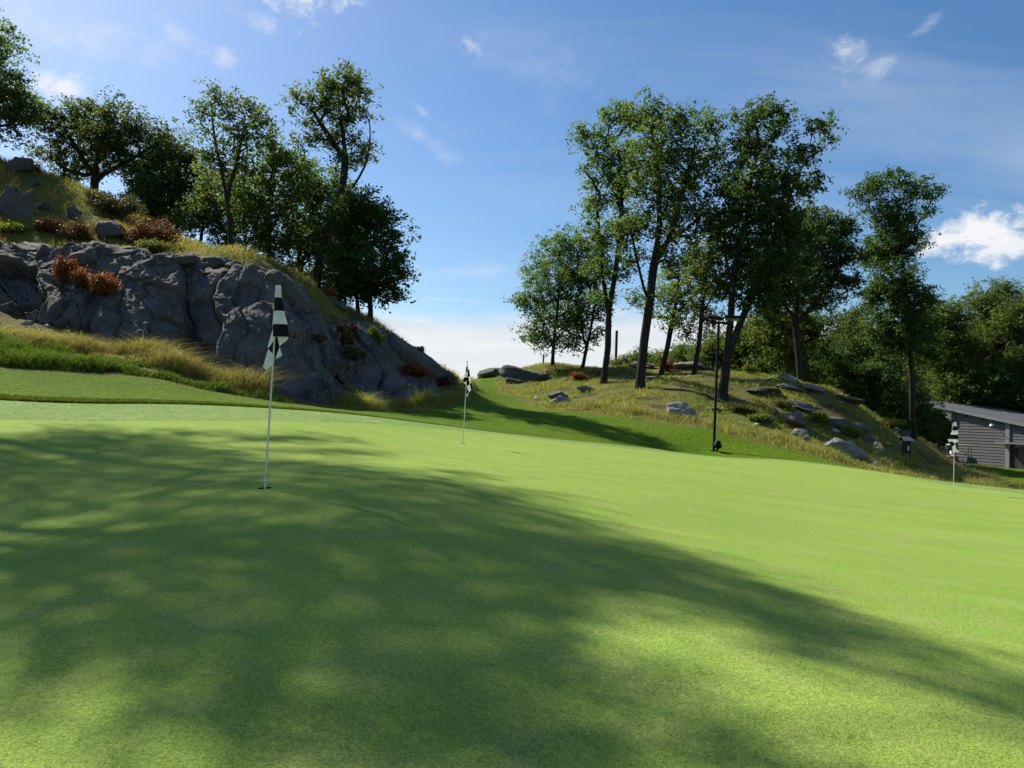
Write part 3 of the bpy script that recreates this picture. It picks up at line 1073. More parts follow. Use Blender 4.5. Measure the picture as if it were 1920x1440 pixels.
# left hilltop
t_edge = tree_px('oak_tree', 'big oak cut by the left photo edge with long bare limbs', 40, (-70, 360), [[(-66, 260), (-60, 190), (-50, 120)], [(-64, 250), (-10, 240), (50, 232)], [(-62, 200), (0, 190), (40, 180)]],
                 [(15, 175, 55), (40, 215, 42), (-50, 140, 80), (-70, 60, 70), (5, 75, 36), (-100, 180, 90), (0, 235, 40), (60, 215, 25)], 11, 16, per=44)
t_broad = tree_px('oak_tree', 'broad low oak with spreading dark limbs on the left ridge', 43, (178, 352), [[(180, 325), (185, 290), (195, 240)], [(180, 335), (220, 310), (270, 285)], [(179, 330), (150, 290), (120, 240)], [(180, 330), (120, 320), (95, 290)]],
                  [(130, 225, 42), (160, 215, 36), (225, 222, 45), (285, 255, 40), (310, 280, 28), (165, 285, 60), (235, 280, 52), (95, 275, 34), (95, 225, 34), (200, 255, 50), (265, 315, 32), (120, 315, 34)], 12, 15, per=46)
t_slim = tree_px('slender_oak', 'slender airy oak forking above the dark rock face', 33, (430, 478), [[(431, 400), (420, 350), (405, 280), (398, 215)], [(428, 375), (438, 320), (452, 260), (458, 215)]],
                 [(400, 180, 30), (375, 205, 24), (450, 195, 28), (480, 215, 26), (505, 228, 18), (372, 245, 22), (420, 235, 34), (455, 250, 38), (490, 255, 26), (430, 300, 42), (470, 305, 34), (385, 300, 24)], 13, 8.5, per=32, clump_r=0.38, density=0.9)
t_back = tree_px('oak_tree', 'pale hazy oak behind the russet shrub on the left ridge', 42, (318, 448), [[(320, 400), (330, 350), (335, 310)], [(319, 415), (290, 380), (270, 350)]],
                 [(310, 335, 46), (350, 325, 42), (290, 375, 42), (350, 375, 48), (320, 410, 44), (385, 390, 36), (270, 350, 30), (300, 290, 30), (335, 280, 28), (365, 310, 34), (395, 350, 34)], 14, 7, per=44, mat='leaf', density=1.15)
t_mid = tree_px('oak_tree', 'leafy oak right of the slender forked tree on the rock top', 35.5, (506, 508), [[(507, 440), (500, 390), (510, 330), (520, 290)], [(503, 430), (540, 390), (560, 350)]],
                [(500, 300, 42), (535, 300, 34), (480, 350, 42), (530, 360, 48), (565, 330, 38), (480, 410, 44), (535, 420, 50), (500, 460, 36), (450, 380, 34)], 15, 8, per=46)
t_tall = tree_px('oak_tree', 'tallest leaning oak above the rock outcrop left of the gap', 35, (590, 556), [[(596, 500), (606, 445), (632, 395), (642, 340), (648, 280), (640, 220)], [(636, 385), (665, 345), (690, 300), (696, 255)], [(600, 470), (575, 400), (570, 360)], [(644, 300), (610, 240), (590, 210)]],
                 [(600, 165, 34), (640, 150, 36), (680, 170, 26), (565, 185, 24), (575, 225, 28), (620, 205, 42), (665, 205, 34), (640, 250, 34), (605, 255, 30), (690, 285, 22), (665, 300, 26), (640, 300, 22), (570, 265, 16)], 16, 15, per=42, clump_r=0.40, density=0.95)
t_fill1 = tree_px('oak_tree', 'dense oak filling the gap below the tallest left oak', 38, (560, 545), [[(562, 480), (570, 420), (580, 370)], [(562, 470), (610, 430), (630, 400)]],
                  [(570, 340, 40), (605, 345, 38), (580, 400, 48), (625, 400, 44), (560, 450, 46), (610, 460, 50), (640, 350, 30), (550, 500, 34), (600, 510, 40)], 17, 9, per=44)
t_dark = tree_px('oak_tree', 'dark dense oak at the right end of the left tree group', 33.5, (694, 592), [[(694, 540), (690, 480), (690, 420)], [(694, 530), (725, 490), (740, 450)], [(693, 545), (660, 500), (650, 450)]],
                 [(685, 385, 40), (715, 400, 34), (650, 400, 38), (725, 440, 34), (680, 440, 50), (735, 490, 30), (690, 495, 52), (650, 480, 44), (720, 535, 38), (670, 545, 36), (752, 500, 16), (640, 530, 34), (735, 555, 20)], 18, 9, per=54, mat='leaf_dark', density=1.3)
t_thin = tree_px('oak_tree', 'thin oak on the ridge left of the slender forked tree', 38, (375, 468), [[(378, 420), (390, 370), (400, 330)]],
                 [(380, 385, 36), (410, 400, 36), (355, 420, 32), (400, 345, 32), (420, 440, 28)], 19, 6, per=40)
t_small = tree_px('oak_tree', 'small straight oak in front of the dark dense oak', 34.5, (672, 592), [[(672, 540), (668, 490), (662, 450)]],
                  [(660, 450, 30), (680, 480, 32), (645, 500, 30), (680, 530, 30)], 20, 7, per=40)
t_f2 = tree_px('oak_tree', 'mid green oak low behind the rock dome under the slender oak', 39, (462, 500), [[(462, 450), (455, 400), (450, 350)]],
                  [(445, 350, 36), (470, 390, 40), (430, 410, 38), (465, 440, 40), (420, 450, 30), (490, 460, 30)], 22, 7, per=40, mat='leaf_light')
t_f3 = tree_px('oak_tree', 'mid green oak between the tallest oak and the dark end oak', 38, (640, 575), [[(640, 520), (640, 460), (645, 400)]],
                  [(650, 380, 34), (625, 430, 40), (660, 440, 36), (635, 490, 42), (665, 520, 34), (610, 540, 34)], 23, 7, per=40)
t_f4 = tree_px('oak_tree', 'hazy oak low on the ridge right of the broad oak', 44, (285, 430), [[(287, 390), (292, 340)]],
                  [(275, 330, 30), (300, 350, 34), (265, 375, 32), (310, 395, 34), (285, 410, 30), (340, 410, 30)], 24, 6, per=40, mat='leaf_light')
# right knoll
r_low = tree_px('oak_tree', 'short rounded oak at the left end of the right knoll', 49, (1036, 686), [[(1040, 630), (1046, 570), (1050, 510)], [(1040, 640), (1075, 600), (1090, 580)]],
                [(1040, 470, 38), (1070, 460, 36), (1005, 510, 28), (1045, 520, 44), (1000, 565, 34), (1040, 575, 46), (1080, 520, 36), (985, 560, 20), (1000, 625, 30), (1035, 630, 36), (1075, 590, 36)], 31, 6.5, per=40)
r_lean = tree_px('oak_tree', 'oak with leaning trunk behind the nearest straight oak', 48, (1090, 690), [[(1100, 640), (1113, 590), (1122, 540)], [(1098, 655), (1085, 600), (1080, 560)]],
                 [(1100, 470, 34), (1120, 510, 34), (1090, 530, 40), (1115, 570, 36), (1085, 600, 34), (1118, 625, 24), (1075, 640, 26)], 32, 6.5, per=40)
r_one = tree_px('oak_tree', 'straight tall oak leftmost of the two tallest on the knoll', 39, (1131, 722), [[(1137, 650), (1142, 600), (1152, 520), (1160, 460), (1166, 380), (1160, 300)], [(1140, 600), (1128, 520), (1122, 430), (1118, 350)]],
                [(1088, 255, 26), (1115, 270, 30), (1150, 235, 36), (1185, 215, 32), (1120, 325, 36), (1160, 300, 44), (1110, 390, 26), (1145, 375, 40), (1185, 340, 38), (1120, 440, 34), (1165, 435, 36), (1125, 500, 30), (1165, 500, 26), (1130, 550, 24)], 33, 12, per=42)
r_two = tree_px('oak_tree', 'thick trunked oak with highest crown on the right knoll', 35.5, (1200, 736), [[(1208, 650), (1214, 570), (1228, 500), (1240, 430), (1235, 330), (1225, 250)], [(1228, 495), (1262, 430), (1285, 350), (1300, 280)], [(1216, 560), (1195, 480), (1180, 420)], [(1232, 470), (1290, 430), (1330, 390)]],
                [(1205, 215, 38), (1245, 230, 36), (1285, 225, 34), (1330, 245, 32), (1220, 275, 46), (1275, 290, 46), (1330, 290, 38), (1215, 340, 44), (1265, 355, 48), (1315, 350, 40), (1235, 410, 46), (1290, 415, 44), (1190, 420, 36), (1330, 410, 34), (1190, 480, 28), (1260, 480, 34), (1200, 560, 20)], 34, 16.5, per=46)
r_mid = tree_px('oak_tree', 'middle oak leaning right in front of the orange bush', 43, (1240, 703), [[(1252, 640), (1266, 580), (1276, 520)], [(1262, 590), (1300, 560), (1320, 530)]],
                [(1265, 530, 36), (1295, 500, 38), (1240, 560, 34), (1285, 570, 36), (1255, 600, 24)], 35, 9.5, per=40, mat='leaf_light')
r_four = tree_px('oak_tree', 'straight dark trunk oak standing on flat bedrock', 42, (1300, 709), [[(1310, 640), (1318, 580), (1325, 510), (1335, 440)], [(1318, 585), (1345, 545), (1355, 520)]],
                 [(1320, 480, 36), (1345, 450, 38), (1315, 540, 36), (1350, 530, 36), (1320, 590, 28), (1290, 610, 26), (1340, 600, 26)], 36, 8.5, per=40, mat='leaf_light')
r_dbl = tree_px('oak_tree', 'double trunked dark oak behind the floodlight post', 33.5, (1356, 738), [[(1362, 690), (1366, 640), (1368, 580), (1375, 500), (1395, 420), (1410, 340), (1420, 260)], [(1364, 680), (1385, 610), (1408, 560), (1440, 470), (1475, 390), (1505, 310), (1530, 270)], [(1368, 600), (1345, 560), (1338, 540), (1345, 500)], [(1372, 540), (1355, 470), (1360, 400)]],
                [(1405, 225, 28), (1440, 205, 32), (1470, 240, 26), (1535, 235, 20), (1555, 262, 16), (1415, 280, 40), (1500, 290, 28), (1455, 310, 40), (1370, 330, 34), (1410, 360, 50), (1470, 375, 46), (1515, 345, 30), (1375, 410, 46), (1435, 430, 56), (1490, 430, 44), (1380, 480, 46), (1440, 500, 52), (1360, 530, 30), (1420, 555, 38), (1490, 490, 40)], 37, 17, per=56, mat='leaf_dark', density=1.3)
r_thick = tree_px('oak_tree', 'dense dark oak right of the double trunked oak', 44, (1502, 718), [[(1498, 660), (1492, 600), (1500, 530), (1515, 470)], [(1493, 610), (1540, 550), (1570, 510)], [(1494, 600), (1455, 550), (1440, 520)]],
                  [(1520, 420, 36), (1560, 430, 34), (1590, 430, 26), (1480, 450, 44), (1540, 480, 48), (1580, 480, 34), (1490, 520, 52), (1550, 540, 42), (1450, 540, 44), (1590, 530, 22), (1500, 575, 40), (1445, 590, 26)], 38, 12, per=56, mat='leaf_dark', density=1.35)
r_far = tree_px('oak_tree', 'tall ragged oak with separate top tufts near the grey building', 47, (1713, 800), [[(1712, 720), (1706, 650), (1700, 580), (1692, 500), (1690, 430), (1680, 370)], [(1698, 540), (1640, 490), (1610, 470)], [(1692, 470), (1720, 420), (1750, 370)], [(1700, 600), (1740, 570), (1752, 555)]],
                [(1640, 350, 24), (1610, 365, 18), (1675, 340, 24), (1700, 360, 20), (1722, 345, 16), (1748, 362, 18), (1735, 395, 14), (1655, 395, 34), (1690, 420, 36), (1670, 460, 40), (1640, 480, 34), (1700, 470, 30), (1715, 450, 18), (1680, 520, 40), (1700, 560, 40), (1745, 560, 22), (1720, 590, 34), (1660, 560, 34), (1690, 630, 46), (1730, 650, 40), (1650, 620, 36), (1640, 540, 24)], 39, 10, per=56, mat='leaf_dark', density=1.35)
print('leaves', NLEAF)

# woodland behind the right knoll: a few grown specimens, copied as individuals
BX = [(-6, 0, 4, 0)]


def proto(name, label, x, y, H, W, seed, mat, per=44, trunk=0.2, leaf=0.2, clump=0.6, lowc=0.22, dens=0.9, **kw):
    global NLEAF
    g = np.random.default_rng(seed)
    z = gz(x, y) - 0.15
    b = np.array([x, y, z])
    tr = [[b, b + [0.1 * W * g.normal() * 0.3, 0, H * 0.35], b + [0.1 * W * g.normal(), 0.05 * W * g.normal(), H * 0.8]]]
    for k in range(4):
        a = g.uniform(0, 6.28)
        f = tr[0][1] + (tr[0][2] - tr[0][1]) * g.uniform(0, 0.5)
        tr.append([f, f + np.array([math.cos(a) * W * 0.18, math.sin(a) * W * 0.18, H * 0.14]), f + np.array([math.cos(a) * W * 0.33, math.sin(a) * W * 0.33, H * 0.32])])
    bl = []
    for k in range(16):
        h = g.uniform(lowc, 0.92)
        wr = W * 0.5 * math.sin(math.pi * min(1, (h - lowc * 0.4) / (1.08 - lowc * 0.4))) ** 0.6
        a = g.uniform(0, 6.28); q = g.uniform(0.25, 0.75)
        R_ = g.uniform(0.15, 0.24) * W
        bl.append((b + np.array([math.cos(a) * wr * q, math.sin(a) * wr * q, h * H]), (R_, R_, R_ * 0.8)))
    root, n = build_tree(name, label, b, tr, bl, seed, leaf=leaf, per=per, clump_r=clump, density=dens, mat=mat, trunk_r=trunk, **kw)
    NLEAF += n
    return root


WG = 'woodland trees behind the right knoll and building'
pa = proto('woodland_tree', 'broad leafy tree rising at the right photo edge above the building roof', *XY(1880, 88), 21.8, 18, 51, 'leaf', trunk=0.3, leaf=0.24, clump=0.75, lowc=0.1, dens=2.1)
pb = proto('woodland_tree', 'rounded woodland tree left of the building roof behind the ragged oak', *XY(1800, 86), 19.0, 14, 52, 'leaf', trunk=0.25, leaf=0.24, clump=0.7, lowc=0.08, dens=2.1)
pc = proto('woodland_tree', 'bright green understory tree between the floodlight post and the dark oak', *XY(1475, 50), 5.6, 5.4, 53, 'leaf', trunk=0.09, leaf=0.16, clump=0.45, lowc=0.12, dens=1.5)
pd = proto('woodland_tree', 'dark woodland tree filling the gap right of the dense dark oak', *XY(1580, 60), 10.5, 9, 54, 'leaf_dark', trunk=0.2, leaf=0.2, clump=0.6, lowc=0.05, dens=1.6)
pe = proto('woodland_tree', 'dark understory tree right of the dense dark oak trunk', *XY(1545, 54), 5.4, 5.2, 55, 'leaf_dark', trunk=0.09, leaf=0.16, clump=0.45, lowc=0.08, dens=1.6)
for src, px, d, H, lab in [
    (pb, 1945, 94, 1.2, 'woodland tree at the right photo edge beyond the roof'),
    (pb, 1845, 97, 1.05, 'hazy woodland tree top seen between two nearer crowns right of the ragged oak'),
    (pd, 1765, 112, 2.0, 'woodland tree in the second row left of the building roof'),
    (pd, 1620, 105, 1.95, 'woodland tree in the second row behind the knoll end'),
    (pd, 1715, 116, 2.15, 'woodland tree in the second row behind the ragged oak'),
    (pd, 1480, 78, 1.05, 'woodland tree in the second row left of the dense dark oak'),
    (pd, 1550, 92, 1.5, 'woodland tree in the second row right of the dense dark oak'),
    (pe, 1700, 56, 1.0, 'understory tree at the foot of the ragged oak'),
    (pd, 1835, 84, 0.95, 'woodland tree low behind the middle of the building roof'),
    (pd, 1910, 84, 1.0, 'woodland tree low behind the right end of the building roof'),
    (pd, 1650, 62, 0.95, 'dark woodland tree behind the ragged oak trunk on its left'),
    (pd, 1722, 120, 1.6, 'far woodland tree directly behind the ragged oak trunk'),
    (pd, 1684, 68, 0.95, 'woodland tree deep in the shade left of the grey building'),
    (pd, 1530, 66, 0.85, 'dark woodland tree behind the dense dark oak'),
    (pd, 1420, 64, 0.78, 'woodland tree behind the double trunked oak'),
    (pd, 1360, 66, 0.70, 'woodland tree behind the floodlight head'),
    (pc, 1425, 54, 0.95, 'understory tree right behind the floodlight post'),
    (pe, 1610, 53, 0.85, 'understory tree at the right end of the knoll'),
    (pe, 1655, 52, 0.9, 'understory tree left of the ragged oak foot'),
    (pe, 1712, 64, 1.0, 'understory tree between the ragged oak and the building'),
    (pe, 1590, 57, 1.1, 'understory tree in the shade behind the knoll crest'),
    (pc, 1380, 58, 0.95, 'understory tree behind the straight oak on bedrock'),
    (pc, 1335, 60, 0.85, 'low bushy tree behind the flat bedrock slab'),
    (pd, 1290, 72, 0.62, 'far tree between the middle oak and the straight dark trunk'),
    (pc, 1275, 64, 0.9, 'low leafy tree behind the orange bush'),
    (pc, 1225, 68, 0.95, 'low leafy tree right of the thick trunked oak'),
    (pc, 1180, 70, 0.90, 'low bushy tree at the foot of the net pole'),
    (pc, 1155, 76, 0.80, 'low far bush left of the thick trunked oak'),
]:
    x, y = XY(px, d)
    copy_tree(src, (x, y, gz(x, y) - 0.15), (px * 0.37 + d) % 6.28, H, lab, WG if src not in (pc, pe) else 'understory trees on the knoll')
# two oaks on the slope left of the picture, whose shade falls across the green
SHADE = np.array([(-160, 838), (60, 818), (150, 800), (330, 822), (480, 862), (620, 864), (740, 888), (850, 898), (1000, 938), (1100, 992), (1250, 1046), (1390, 1082), (1520, 1137), (1680, 1192), (1930, 1277), (2100, 1330), (2100, 1400), (1900, 1335), (1700, 1268), (1500, 1204), (1350, 1156), (1200, 1122), (1060, 1116), (1010, 1150), (1080, 1215), (1200, 1285), (1330, 1355), (1480, 1450), (440, 1470), (320, 1365), (150, 1295), (-160, 1265)], float)
LIT = [(10, 1005, 95, 36)]
STREAK = [(360, 812, 50, 4), (540, 822, 110, 5), (640, 848, 90, 5), (470, 846, 60, 4), (880, 888, 40, 4), (1010, 925, 40, 5), (1290, 1035, 40, 5)]
g = np.random.default_rng(70)
ga, gb_ = np.meshgrid(np.arange(-9.5, 4.2, 0.15), np.arange(1.7, 12.2, 0.15))
gxy = np.column_stack([ga.ravel(), gb_.ravel()]) + g.uniform(-0.07, 0.07, (ga.size, 2))
gzz = base_z(gxy[:, 0], gxy[:, 1])
G3 = np.column_stack([gxy, gzz])
vv_ = G3 - CAM
fw_ = vv_ @ FW
ppx, ppy = 960 + FPX * (vv_ @ CR) / fw_, 720 - FPX * (vv_ @ CU) / fw_
ins = sdist(SHADE, ppx, ppy) < 0
for a, b, ra, rb in LIT:
    ins &= ~((((ppx - a) / ra) ** 2 + ((ppy - b) / rb) ** 2 < 1) & (g.uniform(size=len(ppx)) < 0.85))
for a, b, ra, rb in STREAK:
    ins |= (((ppx - a) / ra) ** 2 + ((ppy - b) / rb) ** 2 < 1)
G3 = G3[ins]
for nm, sel, tt, bx_, by_, sd, lab in (('A', G3[:, 1] >= 4.45, 24.0, -19.5, 19.0, 71, 'oak left of the picture shading the nearest flag'), ('B', G3[:, 1] < 4.75, 18.5, -13.4, 12.6, 72, 'oak left of the picture shading the near grass')):
    Q = G3[sel]
    g = np.random.default_rng(sd)
    rel = fbm(np.stack([Q[:, 0] / 1.6, Q[:, 1] / 1.6, Q[:, 0] * 0], -1), 2, sd)
    Q = Q + SUN[None] * (tt + 1.8 * rel + g.uniform(-0.5, 0.5, len(Q)))[:, None]
    cen = Q.mean(0)
    bz = gz(bx_, by_) - 0.15
    b0 = np.array([bx_, by_, bz])
    mid_ = b0 + (cen - b0) * np.array([0.35, 0.35, 0.55])
    tr = [[b0, b0 + np.array([0, 0, 2.5]), mid_, cen]]
    for k in range(5):
        c_ = Q[(k * 41 + 7) % len(Q)]
        tr.append([mid_, mid_ + (c_ - mid_) * 0.5 + np.array([0, 0, 0.5]), c_])
    root, n = build_tree('oak_tree', lab, b0, tr, [], sd, leaf=0.085, per=29 if nm == 'A' else 40, clump_r=0.42 if nm == 'A' else 0.30, mat='leaf', trunk_r=0.14, clumps=Q, lpow=2.0, tipr=0.0035)
    NLEAF += n
# ------------------------------------------------------------------ flagsticks and holes
def cells_mesh(name, cells, pxf, d, seed):
    """cloth made of checks; each check: colour, outline in picture units, depth offsets (m)"""
    V, F, MI = [], [], []
    for col_, pts_, offs in cells:
        n = len(pts_)
        if np.ndim(offs) == 0: offs = [offs] * n
        q = [P(*pxf(a, b), d) + np.array([0, o_, 0]) for (a, b), o_ in zip(pts_, offs)]
        c = sum(q) / n
        tri = [(q[i], q[(i + 1) % n], c) for i in range(n)]
        for _ in range(3):
            t2 = []
            for a, b, cc in tri:
                ab, bc, ca = (a + b) / 2, (b + cc) / 2, (cc + a) / 2
                t2 += [(a, ab, ca), (ab, b, bc), (ca, bc, cc), (ab, bc, ca)]
            tri = t2
        for t in tri:
            o_ = len(V)
            V += list(t); F.append((o_, o_ + 1, o_ + 2)); MI.append(0 if col_ == 'w' else 1)
    V = np.array(V)
    s = d / FPX
    V[:, 1] += 2.2 * s * fbm(V / (20 * s) + seed, 2, seed) + 0.6 * s * fbm(V / (6 * s) + seed, 2, seed + 4)
    key = np.round(V, 5)
    uq, inv = np.unique(key, axis=0, return_inverse=True)
    me = mesh_np(name, uq, inv.reshape(-1, 3), True)
    me.materials.append(MAT['cloth_white']); me.materials.append(MAT['cloth_black'])
    me.polygons.foreach_set('material_index', np.array(MI, dtype=np.int32))
    me.update()
    return me


f1 = lambda a, b: (440 + a / 3.275, 500 + b / 3.273)
rows1 = [(118, 255, 288), (193, 251, 292), (274, 246, 309), (356, 239, 328), (430, 239, 339)]
cells1 = []
for i, cc in enumerate('wbwb'):
    (y0, a0, b0), (y1, a1, b1) = rows1[i], rows1[i + 1]
    for k in range(4):
        s0, s1 = k / 4, (k + 1) / 4
        bul = lambda s: -0.014 - 0.034 * math.sin(math.pi * s)
        cells1.append((cc, [(a0 + (b0 - a0) * s0, y0), (a0 + (b0 - a0) * s1, y0 + 1), (a1 + (b1 - a1) * s1, y1 + 4 * s1), (a1 + (b1 - a1) * s0, y1)], [bul(s0), bul(s1), bul(s1), bul(s0)]))
cells1 += [('w', [(251, 196), (247, 272), (241, 354), (217, 369)], [0, 0, 0.0, 0.05]),
           ('b', [(217, 369), (241, 354), (240, 368), (222, 377)], [0.05, 0, 0.01, 0.05]),
           ('w', [(222, 377), (240, 366), (243, 440), (197, 499), (189, 490)], [0.05, 0.01, 0.012, 0.05, 0.06]),
           ('b', [(197, 499), (243, 440), (246, 500), (238, 546)], [0.05, 0.012, 0.014, 0.03]),
           ('b', [(243, 425), (262, 428), (270, 488), (246, 560), (238, 546)], [0.012, 0.012, 0.016, 0.02, 0.03]),
           ('b', [(189, 490), (197, 499), (192, 512), (186, 502)], 0.055),
           ('w', [(195, 502), (238, 546), (232, 598), (180, 633), (157, 612)], [0.05, 0.03, 0.035, 0.06, 0.065]),
           ('w', [(258, 428), (339, 431), (316, 455), (276, 482), (270, 488)], [0.012, -0.014, 0.0, 0.014, 0.016]),
           ('w', [(272, 490), (288, 545), (246, 566), (246, 560)], [0.016, 0.02, 0.03, 0.02])]
f2 = lambda a, b: (820 + a / 7.2, 660 + b / 7.2)
cells2 = [('w', [(397, 140), (411, 140), (414, 200), (392, 200)], -0.02), ('b', [(390, 200), (412, 200), (409, 270), (382, 266)], -0.03), ('w', [(382, 266), (409, 270), (404, 345), (358, 346)], -0.03),
          ('b', [(358, 346), (404, 345), (390, 406), (350, 407)], -0.03), ('w', [(350, 407), (390, 406), (390, 446)], -0.02), ('w', [(412, 200), (422, 212), (430, 240), (410, 237)], 0.02),
          ('b', [(410, 237), (430, 240), (442, 325), (418, 338), (404, 345)], 0.02), ('b', [(392, 345), (418, 338), (438, 436), (396, 458)], 0.01), ('w', [(418, 338), (442, 325), (456, 410), (438, 436)], 0.03),
          ('b', [(438, 436), (456, 410), (473, 492), (455, 516)], 0.04), ('w', [(396, 458), (438, 436), (455, 516), (424, 547)], 0.02), ('b', [(386, 470), (396, 458), (424, 547), (390, 572)], 0.02), ('w', [(390, 572), (424, 547), (402, 613)], 0.03)]
f3 = lambda a, b: (1600 + a / 6, 700 + b / 6)
cells3 = [('w', [(1130, 548), (1152, 548), (1157, 595), (1117, 595)], -0.02), ('b', [(1117, 595), (1157, 595), (1160, 640), (1103, 640)], -0.03), ('w', [(1103, 640), (1160, 640), (1163, 690), (1080, 690)], -0.035),
          ('b', [(1080, 690), (1163, 690), (1170, 742), (1058, 738)], -0.04), ('w', [(1056, 738), (1170, 742), (1173, 768), (1142, 790), (1105, 765), (1066, 774)], -0.03), ('b', [(1066, 774), (1105, 765), (1142, 790), (1108, 826), (1082, 800)], -0.01),
          ('b', [(1142, 790), (1173, 768), (1186, 856), (1160, 862)], 0.01), ('w', [(1108, 826), (1142, 790), (1160, 862), (1190, 886), (1120, 888)], -0.01)]
FLAGS = [((497, 910), (521, 537), 5.9, cells1, f1, 'nearest checkered flag on its pale stick in the shaded left of the green'),
         ((868, 833), (876.5, 678), 14.2, cells2, f2, 'middle checkered flag below the gap between the two hills'),
         ((1788, 921), (1790, 791), 16.8, cells3, f3, 'right checkered flag in front of the golf cart and building')]
for k, ((bx, by), (tx, ty), d, cells, fn, lab) in enumerate(FLAGS):
    hx, hy, hz = HOLES[k]
    root = empty('flagstick', (hx, hy, hz))
    tag(root, lab, 'flag', 'flags on the putting green')
    top = P(tx, ty, d)
    b0 = np.array([hx, hy, hz - 0.13])
    dirp = (top - np.array([hx, hy, hz])); 
    MB().tube([b0, np.array([hx, hy, hz]), np.array([hx, hy, hz]) + dirp * 0.5, top], [0.0075, 0.0075, 0.0068, 0.0055], 12).build('pole', MAT['fibreglass'], root, smooth=True)
    MB().tube([top, top + dirp * 0.006, top + dirp * 0.012], [0.009, 0.010, 0.004], 10).build('finial', MAT['black_metal'], root, smooth=True)
    o = link('flag', cells_mesh('flag', cells, fn, d, 5 + k), None, root)
    md = o.modifiers.new('thick', 'SOLIDIFY'); md.thickness = 0.0012
    cup = empty('hole_cup', (hx, hy, hz - 0.15))
    tag(cup, ['cup of the nearest flag sunk in the shaded green', 'cup of the middle flag sunk in the sunlit green', 'cup of the right flag sunk near the green edge'][k], 'hole', 'cups in the putting green')
    zr = [float(base_z(hx + 0.054 * math.cos(a), hy + 0.054 * math.sin(a))[0]) for a in np.arange(20) * math.pi / 10]
    V, F = [], []
    for j in range(3):
        for q, a in enumerate(np.arange(20) * math.pi / 10):
            zz_ = zr[q] if j == 0 else (zr[q] - 0.025 if j == 1 else hz - 0.15)
            V.append((hx + 0.0541 * math.cos(a), hy + 0.0541 * math.sin(a), zz_))
    F1 = [(q, (q + 1) % 20, 20 + (q + 1) % 20, 20 + q) for q in range(20)]
    F2 = [(20 + q, 20 + (q + 1) % 20, 40 + (q + 1) % 20, 40 + q) for q in range(20)] + [tuple(range(40, 60))]
    MB().add(V[:40], F1).build('soil_rim', MAT['soil'], cup)
    F2 = [tuple(i_ - 20 for i_ in f_) for f_ in F2]
    MB().add(V[20:], F2).build('liner', MAT['cup'], cup)

# ------------------------------------------------------------------ floodlight post
d = 24.0
gx, gy = XY(1338, d, 848)
gb = np.array([gx, gy, gz(gx, gy)])
pt = P(1347.5, 604, d)
root = empty('floodlight_post', gb)
tag(root, 'tall black floodlight post at the far edge of the green', 'lamp post')
px1 = d / FPX
ax = (pt - gb)
mb = MB()
hw = 0.035
V, F = [], []
for q in (gb - [0, 0, 0.2], pt):
    for sx, sy in ((-1, -1), (1, -1), (1, 1), (-1, 1)):
        V.append(q + np.array([sx * hw, sy * hw, 0]))
F = [(0, 1, 5, 4), (1, 2, 6, 5), (2, 3, 7, 6), (3, 0, 4, 7), (0, 3, 2, 1), (4, 5, 6, 7)]
mb.add(V, F).build('post', MAT['black_metal'], root, bevel=0.006)
MB().box(gb[0] - 0.11, gb[0] + 0.11, gb[1] - 0.11, gb[1] + 0.11, gb[2] - 0.03, gb[2] + 0.025).build('base_plate', MAT['black_metal'], root)


def tbox(center, half, rot):
    Rm = Matrix.Rotation(rot[2], 4, 'Z') @ Matrix.Rotation(rot[1], 4, 'Y') @ Matrix.Rotation(rot[0], 4, 'X')
    V, F = box_v(-half[0], half[0], -half[1], half[1], -half[2], half[2])
    return [tuple(Vector(center) + Rm @ Vector(v)) for v in V], F


cb = P(1347, 605, d)
MB().add(*tbox(cb, (17 * px1, 0.035, 0.035), (0, 0.02, 0.0))).build('crossbar', MAT['black_metal'], root, bevel=0.005)
for k, (a, b, wd, tl_) in enumerate(((1338, 594.5, 15, (0.30, 0.06, 0.15)), (1374, 596.5, 14, (-0.15, 0.03, -0.35)))):
    c = P(a, b, d - 0.1 + 0.2 * k)
    h = MB().add(*tbox(c, (wd * px1, 0.16, 0.045), tl_)).build('lamp_head', MAT['black_metal'], root, bevel=0.012)
    g_ = MB().add(*tbox(c + np.array([0, -0.005, -0.049]), (wd * px1 * 0.86, 0.13, 0.006), tl_)).build('lens', MAT['glass'], h)
    g_.matrix_parent_inverse = Matrix.Identity(4)
    pl_ = P(1335 if k == 0 else 1360, 605, d)
    MB().tube([pl_, (np.array(pl_) + c) / 2 + [0, 0, 0.0], c], 0.02, 8).build('bracket', MAT['black_metal'], root)
# small spotlight at the foot
x, y = XY(1345, d - 0.15, 840); z = gz(x, y)
root = empty('spotlight', (x, y, z))
tag(root, 'small black spotlight on the ground beside the floodlight post', 'spotlight')
MB().tube([(x, y, z - 0.1), (x, y, z + 0.13)], 0.03, 10).build('stem', MAT['black_metal'], root)
ca, cb2 = np.array([x - 0.05, y, z + 0.30]), np.array([x + 0.07, y - 0.05, z + 0.12])
MB().tube([cb2, (ca + cb2) / 2, ca], [0.085, 0.115, 0.125], 16).build('housing', MAT['black_metal'], root, smooth=False)
dn = (ca - cb2) / np.linalg.norm(ca - cb2)
MB().tube([ca, ca + dn * 0.025], [0.13, 0.132], 16).build('lens', MAT['glass'], root)
MB().tube([(x - 0.13, y - 0.13, z + 0.2), (x - 0.05, y - 0.16, z + 0.37), (x + 0.07, y - 0.14, z + 0.34)], 0.018, 8).build('visor_bracket', MAT['trim'], root)

